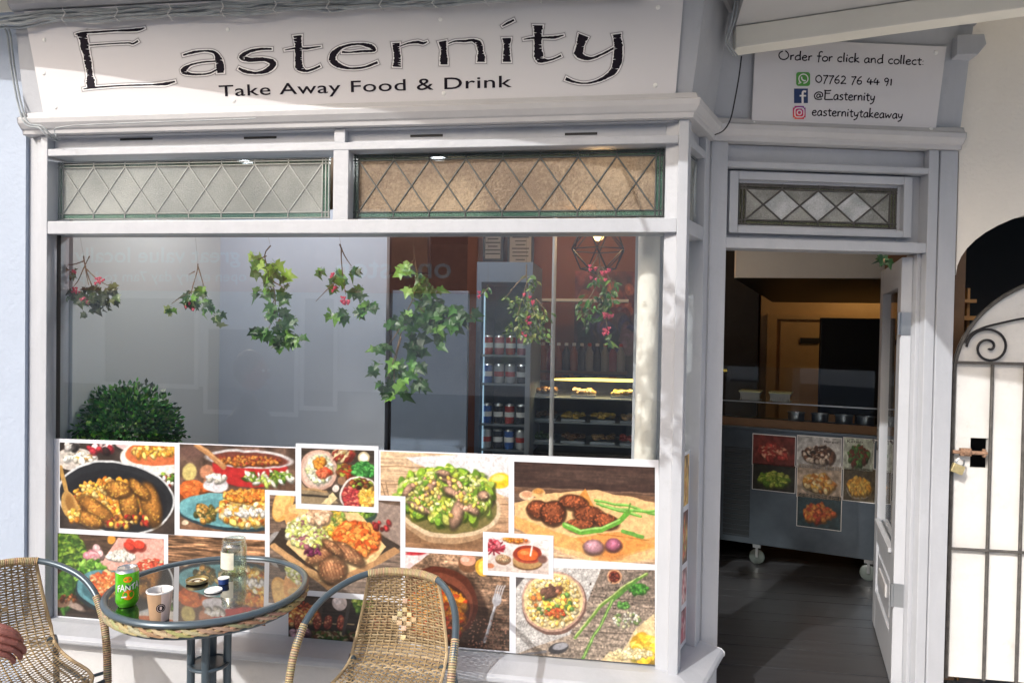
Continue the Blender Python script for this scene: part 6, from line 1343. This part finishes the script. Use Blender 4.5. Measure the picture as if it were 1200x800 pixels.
for k, px in enumerate((880, 915)):
    q = CP(px, 461, .15); w2 = MCn @ Vector((q.x, .15, zs_+.0055)); t = thing('foam_container', ['white ribbed takeaway container, left of the pair on the glass shelf', 'white ribbed takeaway container, right of the pair on the glass shelf'][k], 'container', w2, cang, 'takeaway containers on the glass shelf')
    mb = MB(); mb.prism([(-.07,-.05,0),(.07,-.05,0),(.07,.05,0),(-.07,.05,0)], (0, 0, .001)); mb.lathe([(.07,0),(.095,.055),(.085,.055),(.062,.004),(0,.004)], (0, 0, 0), 4, a0=math.pi/4, a1=math.pi/4+2*math.pi); mb.build('container_base', M['tubwhite'], t); mb = MB()
    for r in range(9): mb.box((-.062+r*.015, -.062, .004), (-.056+r*.015, -.056, .05))
    mb.build('ribs', M['tubwhite'], t); MB().box((-.072,-.07,.0555), (.072,.07,.064)).build('container_lid', mat('yellowish_lid', (.55, .55, .30), .4, lincol=True), t)
for k, px in enumerate((933, 961, 989, 1015)):
    q = CP(px, 487, .12); w2 = MCn @ Vector((q.x, .12, zt_+.076-.045)); t = thing('sauce_pot', 'steel sauce pot in the counter well, %s from the left' % ['first', 'second', 'third', 'fourth'][k], 'pot', w2, cang, 'steel pots in the counter well')
    MB().lathe([(0,0),(.045,0),(.05,.01),(.052,.09),(.058,.092),(.058,.096),(.048,.094),(.046,.07),(0,.07)], n=24).build('pot_wall', M['steel'], t, smooth_=True); MB().lathe([(0,.075),(.044,.075)], n=20).build('sauce', MF[['green', 'brown', 'mixed', 'red'][k]], t)
# picture cards stuck on its front
cards = [(882, 512, 932, 543, [(190,70,60),(220,150,120),(150,50,45)], (120,50,45), 'card of pink grilled meat, top left on the counter front'), (934, 514, 986, 547, [(60,40,35),(120,80,60),(220,200,180)], (205,205,205), 'card of a stacked burger, top middle on the counter front'), (988, 515, 1024, 549, [(120,50,30),(60,100,40),(90,140,60)], (190,200,185), 'card headed Kebab, top right on the counter front'), (882, 546, 932, 572, [(130,160,50),(90,130,40),(180,190,80)], (45,45,40), 'card of green rolls, second row left on the counter front'), (934, 547, 986, 581, [(230,170,70),(210,130,50),(240,210,150)], (190,170,150), 'card of a golden platter, second row middle on the counter front'), (988, 550, 1026, 585, [(230,160,50),(240,190,80)], (90,80,60), 'card of yellow chips on a plate, second row right'), (934, 582, 986, 615, [(200,90,40),(170,60,40),(220,140,60)], (45,70,80), 'card of orange food on blue, lowest on the counter front')]
for k, (x0_, y0_, x1_, y1_, pal, bgc, lb) in enumerate(cards):
    a_, b_ = CP(x0_, y1_), CP(x1_, y0_); w, h = b_.x-a_.x, abs(b_.z-a_.z)
    t = place('picture_card', lb, 'card', MCn @ Vector((a_.x, 0, a_.z)), 'picture cards on the counter front')
    zt2 = a_.z+h; MB().box((a_.x-.004, -.004, a_.z-.004), (b_.x+.004, -.0025, zt2+.006), MCn).build('card', M['white'], t)
    C = Cv(0, 60, 0, 40, bgc, 90+k, slope=lambda y: 0); C.tex(.2, 8)
    if k in (4, 5): C.ell(30, 26, 24, 12, (150,140,125)); C.ell(30, 25, 22, 10, (90,70,50))
    C.food(30, 22, 20, 10, 120, (1.5, 3.6), pal, el=2.2)
    o_ = C.mesh('food_photo', t, 0, M['print'], (lambda ax, z1, w, h: lambda X, Y: (np.stack([ax+X/60*w, np.full_like(X, -.0046), z1-Y/40*h], -1) @ np.array(MCn)[:3, :3].T + np.array(MCn)[:3, 3]))(a_.x, zt2, w, h))
    if k == 2: mb = MB(); add_text(mb, 'Kebab', MCn @ Vector((a_.x+.02, -.0056, zt2-.028)), MCn @ Vector((b_.x-.06, -.0056, zt2-.028)), (0, 0, 1), .016); mb.build('lettering', M['ink'], t)
    if k == 1: mb = MB(); add_text(mb, 'Burger', MCn @ Vector((b_.x-.10, -.0056, zt2-.03)), MCn @ Vector((b_.x-.015, -.0056, zt2-.03)), (0, 0, 1), .013); mb.build('lettering', M['ink'], t)
# bulkhead, hood, back door, screen
M['hood'] = mat('dark_hood', (.035, .033, .032), .35, .5, lincol=True)
yh = 5.05
a_, b_ = A2(862, 325, yh), A2(1090, 338, yh)
bh = MB().box((a_.x, yh, a_.z), (2.6, yh+.06, 2.43)).build('bulkhead', M['wall_r']); tag(bh, 'pale bulkhead over the counter, visible through the top of the doorway', 'bulkhead')
hd_ = MB(); x2 = A2(905, 355, 6.0); hd_.v = []; 
h0, h1, h2, h3 = Vector((a_.x, yh+.07, a_.z)), Vector((2.6, yh+.07, a_.z)), A2(905, 354, 6.0), A2(1060, 358, 6.0)
hd_.prism([h0, h1, Vector((2.6, 6.0, h2.z)), h2], (0, 0, .06)); hood = hd_.build('extractor_hood', M['hood']); tag(hood, 'dark sloping extractor hood over the counter', 'hood')
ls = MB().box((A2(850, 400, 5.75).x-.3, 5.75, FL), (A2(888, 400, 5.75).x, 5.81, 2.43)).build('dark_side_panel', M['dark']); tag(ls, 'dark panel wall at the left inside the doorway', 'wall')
M['creamwood'] = mat('cream_woodwork', (.50, .33, .16), .55, lincol=True, noise=.1)
yk = 6.6
bw = place('back_door', 'cream panelled back door lit warm beyond the counter', 'door', (A2(925, 420, yk).x, yk, FL))
k0, k1 = A2(892, 360, yk), A2(1068, 500, yk)
MB().box((k0.x, yk, FL), (k1.x, yk+.05, 2.43)).build('wall_lining', M['creamwood'], bw)
for x0_, x1_ in ((898, 909), (905, 913)): MB().box((A2(x0_, 400, yk).x, yk-.03, FL), (A2(x1_, 400, yk).x, yk-.001, A2(920, 368, yk).z)).build('architrave', M['creamwood'], bw) if x0_ == 898 else None
MB().box((A2(909, 400, yk).x+.001, yk-.03, A2(920, 374, yk).z), (A2(1000, 400, yk).x, yk-.001, A2(920, 368, yk).z)).build('architrave', M['creamwood'], bw)
MB().box((A2(914, 400, yk).x, yk-.02, FL), (A2(1000, 400, yk).x, yk-.0015, A2(920, 377, yk).z)).build('door_leaf', M['creamwood'], bw)
q_ = A2(938, 402, yk-.03); q2_ = A2(960, 396, yk-.03); MB().box((q_.x, yk-.03, q_.z), (q2_.x, yk-.0205, q2_.z)).build('letter_slot', M['black'], bw)
yq = 5.9
sc1, sc2 = A2(961, 432, yq), A2(1090, 374, yq); scn = place('black_screen', 'large blank black screen standing behind the counter', 'screen', (sc1.x, yq, FL)); MB().box((sc1.x, yq, sc1.z-.35), (sc2.x, yq+.05, sc2.z)).build('panel', M['black'], scn, bevel=.005); MB().box(((sc1.x+sc2.x)/2-.1, yq+.055, FL), ((sc1.x+sc2.x)/2+.1, yq+.1, sc1.z)).build('stand', M['black'], scn)
lg = sprig('door_ivy_leaf', 'single dark ivy leaf clump at the top corner of the open door', [[(1036, 303), (1036, 308)]], [], None, I_, IVY, 9, hang=False)
rs = random.Random(4); mb = MB()
for _ in range(5): leaf(mb, AY(1037+rs.uniform(-5, 6), 302+rs.uniform(-2, 4), 3.30), (rs.gauss(0, .5), 0, -1), .045, IVY, rs, [(.03,.08,.03)])
mb.build('leaves', M['leaf'], lg)

# ------------------------------------------------------------------ across the street, seen in the window glass
yo = -5.0; yv = 2*2.853-yo
def OP(px, py): p = AY(px, py, yv); return p
M['oppwhite'] = mat('opposite_render', (.76, .78, .82), .8, lincol=True, noise=.08, nscale=2); M['salmon'] = mat('salmon_fascia', (.75, .33, .26), .6, lincol=True, noise=.06)
M['oppwin'] = mat('opposite_glazing', (.30, .32, .34), .15, lincol=True)
op = place('opposite_shop', 'pale shop building across the street with a salmon sign band, mirrored in the window', 'shop', (0, yo, 0))
MB().box((-14, yo-6, -.22), (10, yo, 4.6)).build('wall', M['oppwhite'], op)
zs0, zs1 = OP(300, 342).z, OP(300, 272).z
MB().box((OP(60, 300).x, yo+.001, zs0), (OP(560, 300).x, yo+.08, zs1+.25)).build('sign_band', M['salmon'], op)
mb = MB()
def optext(t, pr_, pl_, py, cap_px):
    a_ = OP(pr_, py); b_ = OP(pl_, py); a_.y = b_.y = yo+.085; k = OP(300, py-cap_px).z-OP(300, py).z
    add_text(mb, t, (a_.x, yo+.085, a_.z), (b_.x, yo+.085, b_.z), (0, 0, 1), k, .012)
optext('one stop', 530, 395, 326, 24); optext('great value locally', 285, 92, 308, 18); optext('open every day 7am to 10pm', 292, 84, 330, 12)
mb.build('sign_lettering', M['white'], op)
for a_, b_, c_, d_ in ((240, 382, 352, 484), (352, 345, 398, 480), (120, 345, 235, 452)):
    p, q = OP(a_, d_), OP(b_ if False else c_, b_)
    x0_, x1_, z0_, z1_ = p.x, q.x, p.z, q.z
    f = MB(); t_ = .07
    f.box((x0_, yo+.001, z0_), (x1_, yo+.05, z0_+t_)); f.box((x0_, yo+.001, z1_-t_), (x1_, yo+.05, z1_)); f.box((x0_, yo+.001, z0_+t_), (x0_+t_, yo+.05, z1_-t_)); f.box((x1_-t_, yo+.001, z0_+t_), (x1_, yo+.05, z1_-t_))
    f = f.build('window', M['white'], op); MB().box((x0_+t_, yo+.002, z0_+t_), (x1_-t_, yo+.02, z1_-t_)).build('pane', M['oppwin'], f)
MB().box((-14, yo+.001, -.22), (10, yo+.03, OP(300, 455).z)).build('plinth', mat('slate_blue_paint', (.14, .17, .21), .6, lincol=True), op)
for k, (x, h, nm) in enumerate(((-14.5, 5.0, 'plain terraced building beyond the opposite shop on the left'), (10.5, 4.4, 'plain terraced building beyond the opposite shop on the right'))):
    s_ = -1 if k == 0 else 1; t = place('terraced_building', nm, 'building', (x, yo, 0)); MB().box((min(x, x+s_*16), yo-6, 0), (max(x, x+s_*16), yo+.2, h)).build('wall', M['wall_r'], t); 
    for j in range(3): MB().box((x+s_*(2+j*4)-.6, yo+.201, 1.0), (x+s_*(2+j*4)+.6, yo+.23, 2.6)).build('window', M['oppwin'], t)

# ------------------------------------------------------------------ basket hung from the overhang edge, over the frame: it dapples the door post
hp = Vector((.34, 3.12, 1.22)) - SUN*2.75
hbk = place('hanging_basket', 'leafy hanging basket out of frame above, its dappled shadow falling on the door post', 'basket', hp)
rs = random.Random(33); mb = MB()
for _ in range(520):
    th = rs.uniform(0, 6.283); q = rs.random()**.5; z = rs.uniform(-.32, .16); rad = .30*q*(1-.5*max(0, -z)/.32)
    p = hp+Vector((rad*math.cos(th), rad*math.sin(th), z)); leaf(mb, p, (rs.gauss(0, .6), rs.gauss(0, .6), -rs.random()), rs.uniform(.03, .055), LANCE if rs.random() < .6 else IVY, rs, I_+Li)
mb.build('foliage', M['leaf'], hbk)
MB().lathe([(0, -.08), (.08, -.07), (.12, -.02), (.135, .04), (.125, .04), (.11, -.01), (0, -.06)], hp, 24).build('bowl', M['kraft'], hbk, smooth_=True)
mb = MB(); 
for k in range(3): mb.tube([hp+Vector((.12*math.cos(k*2.09), .12*math.sin(k*2.09), .04)), hp+Vector((0, 0, .34))], .003, 5)
mb.tube([hp+Vector((0, 0, .34)), hp+Vector((.12, .45, .34)), hp+Vector((.18, .75, .34))], .008, 6); mb.build('chain', M['ironblk'], hbk)
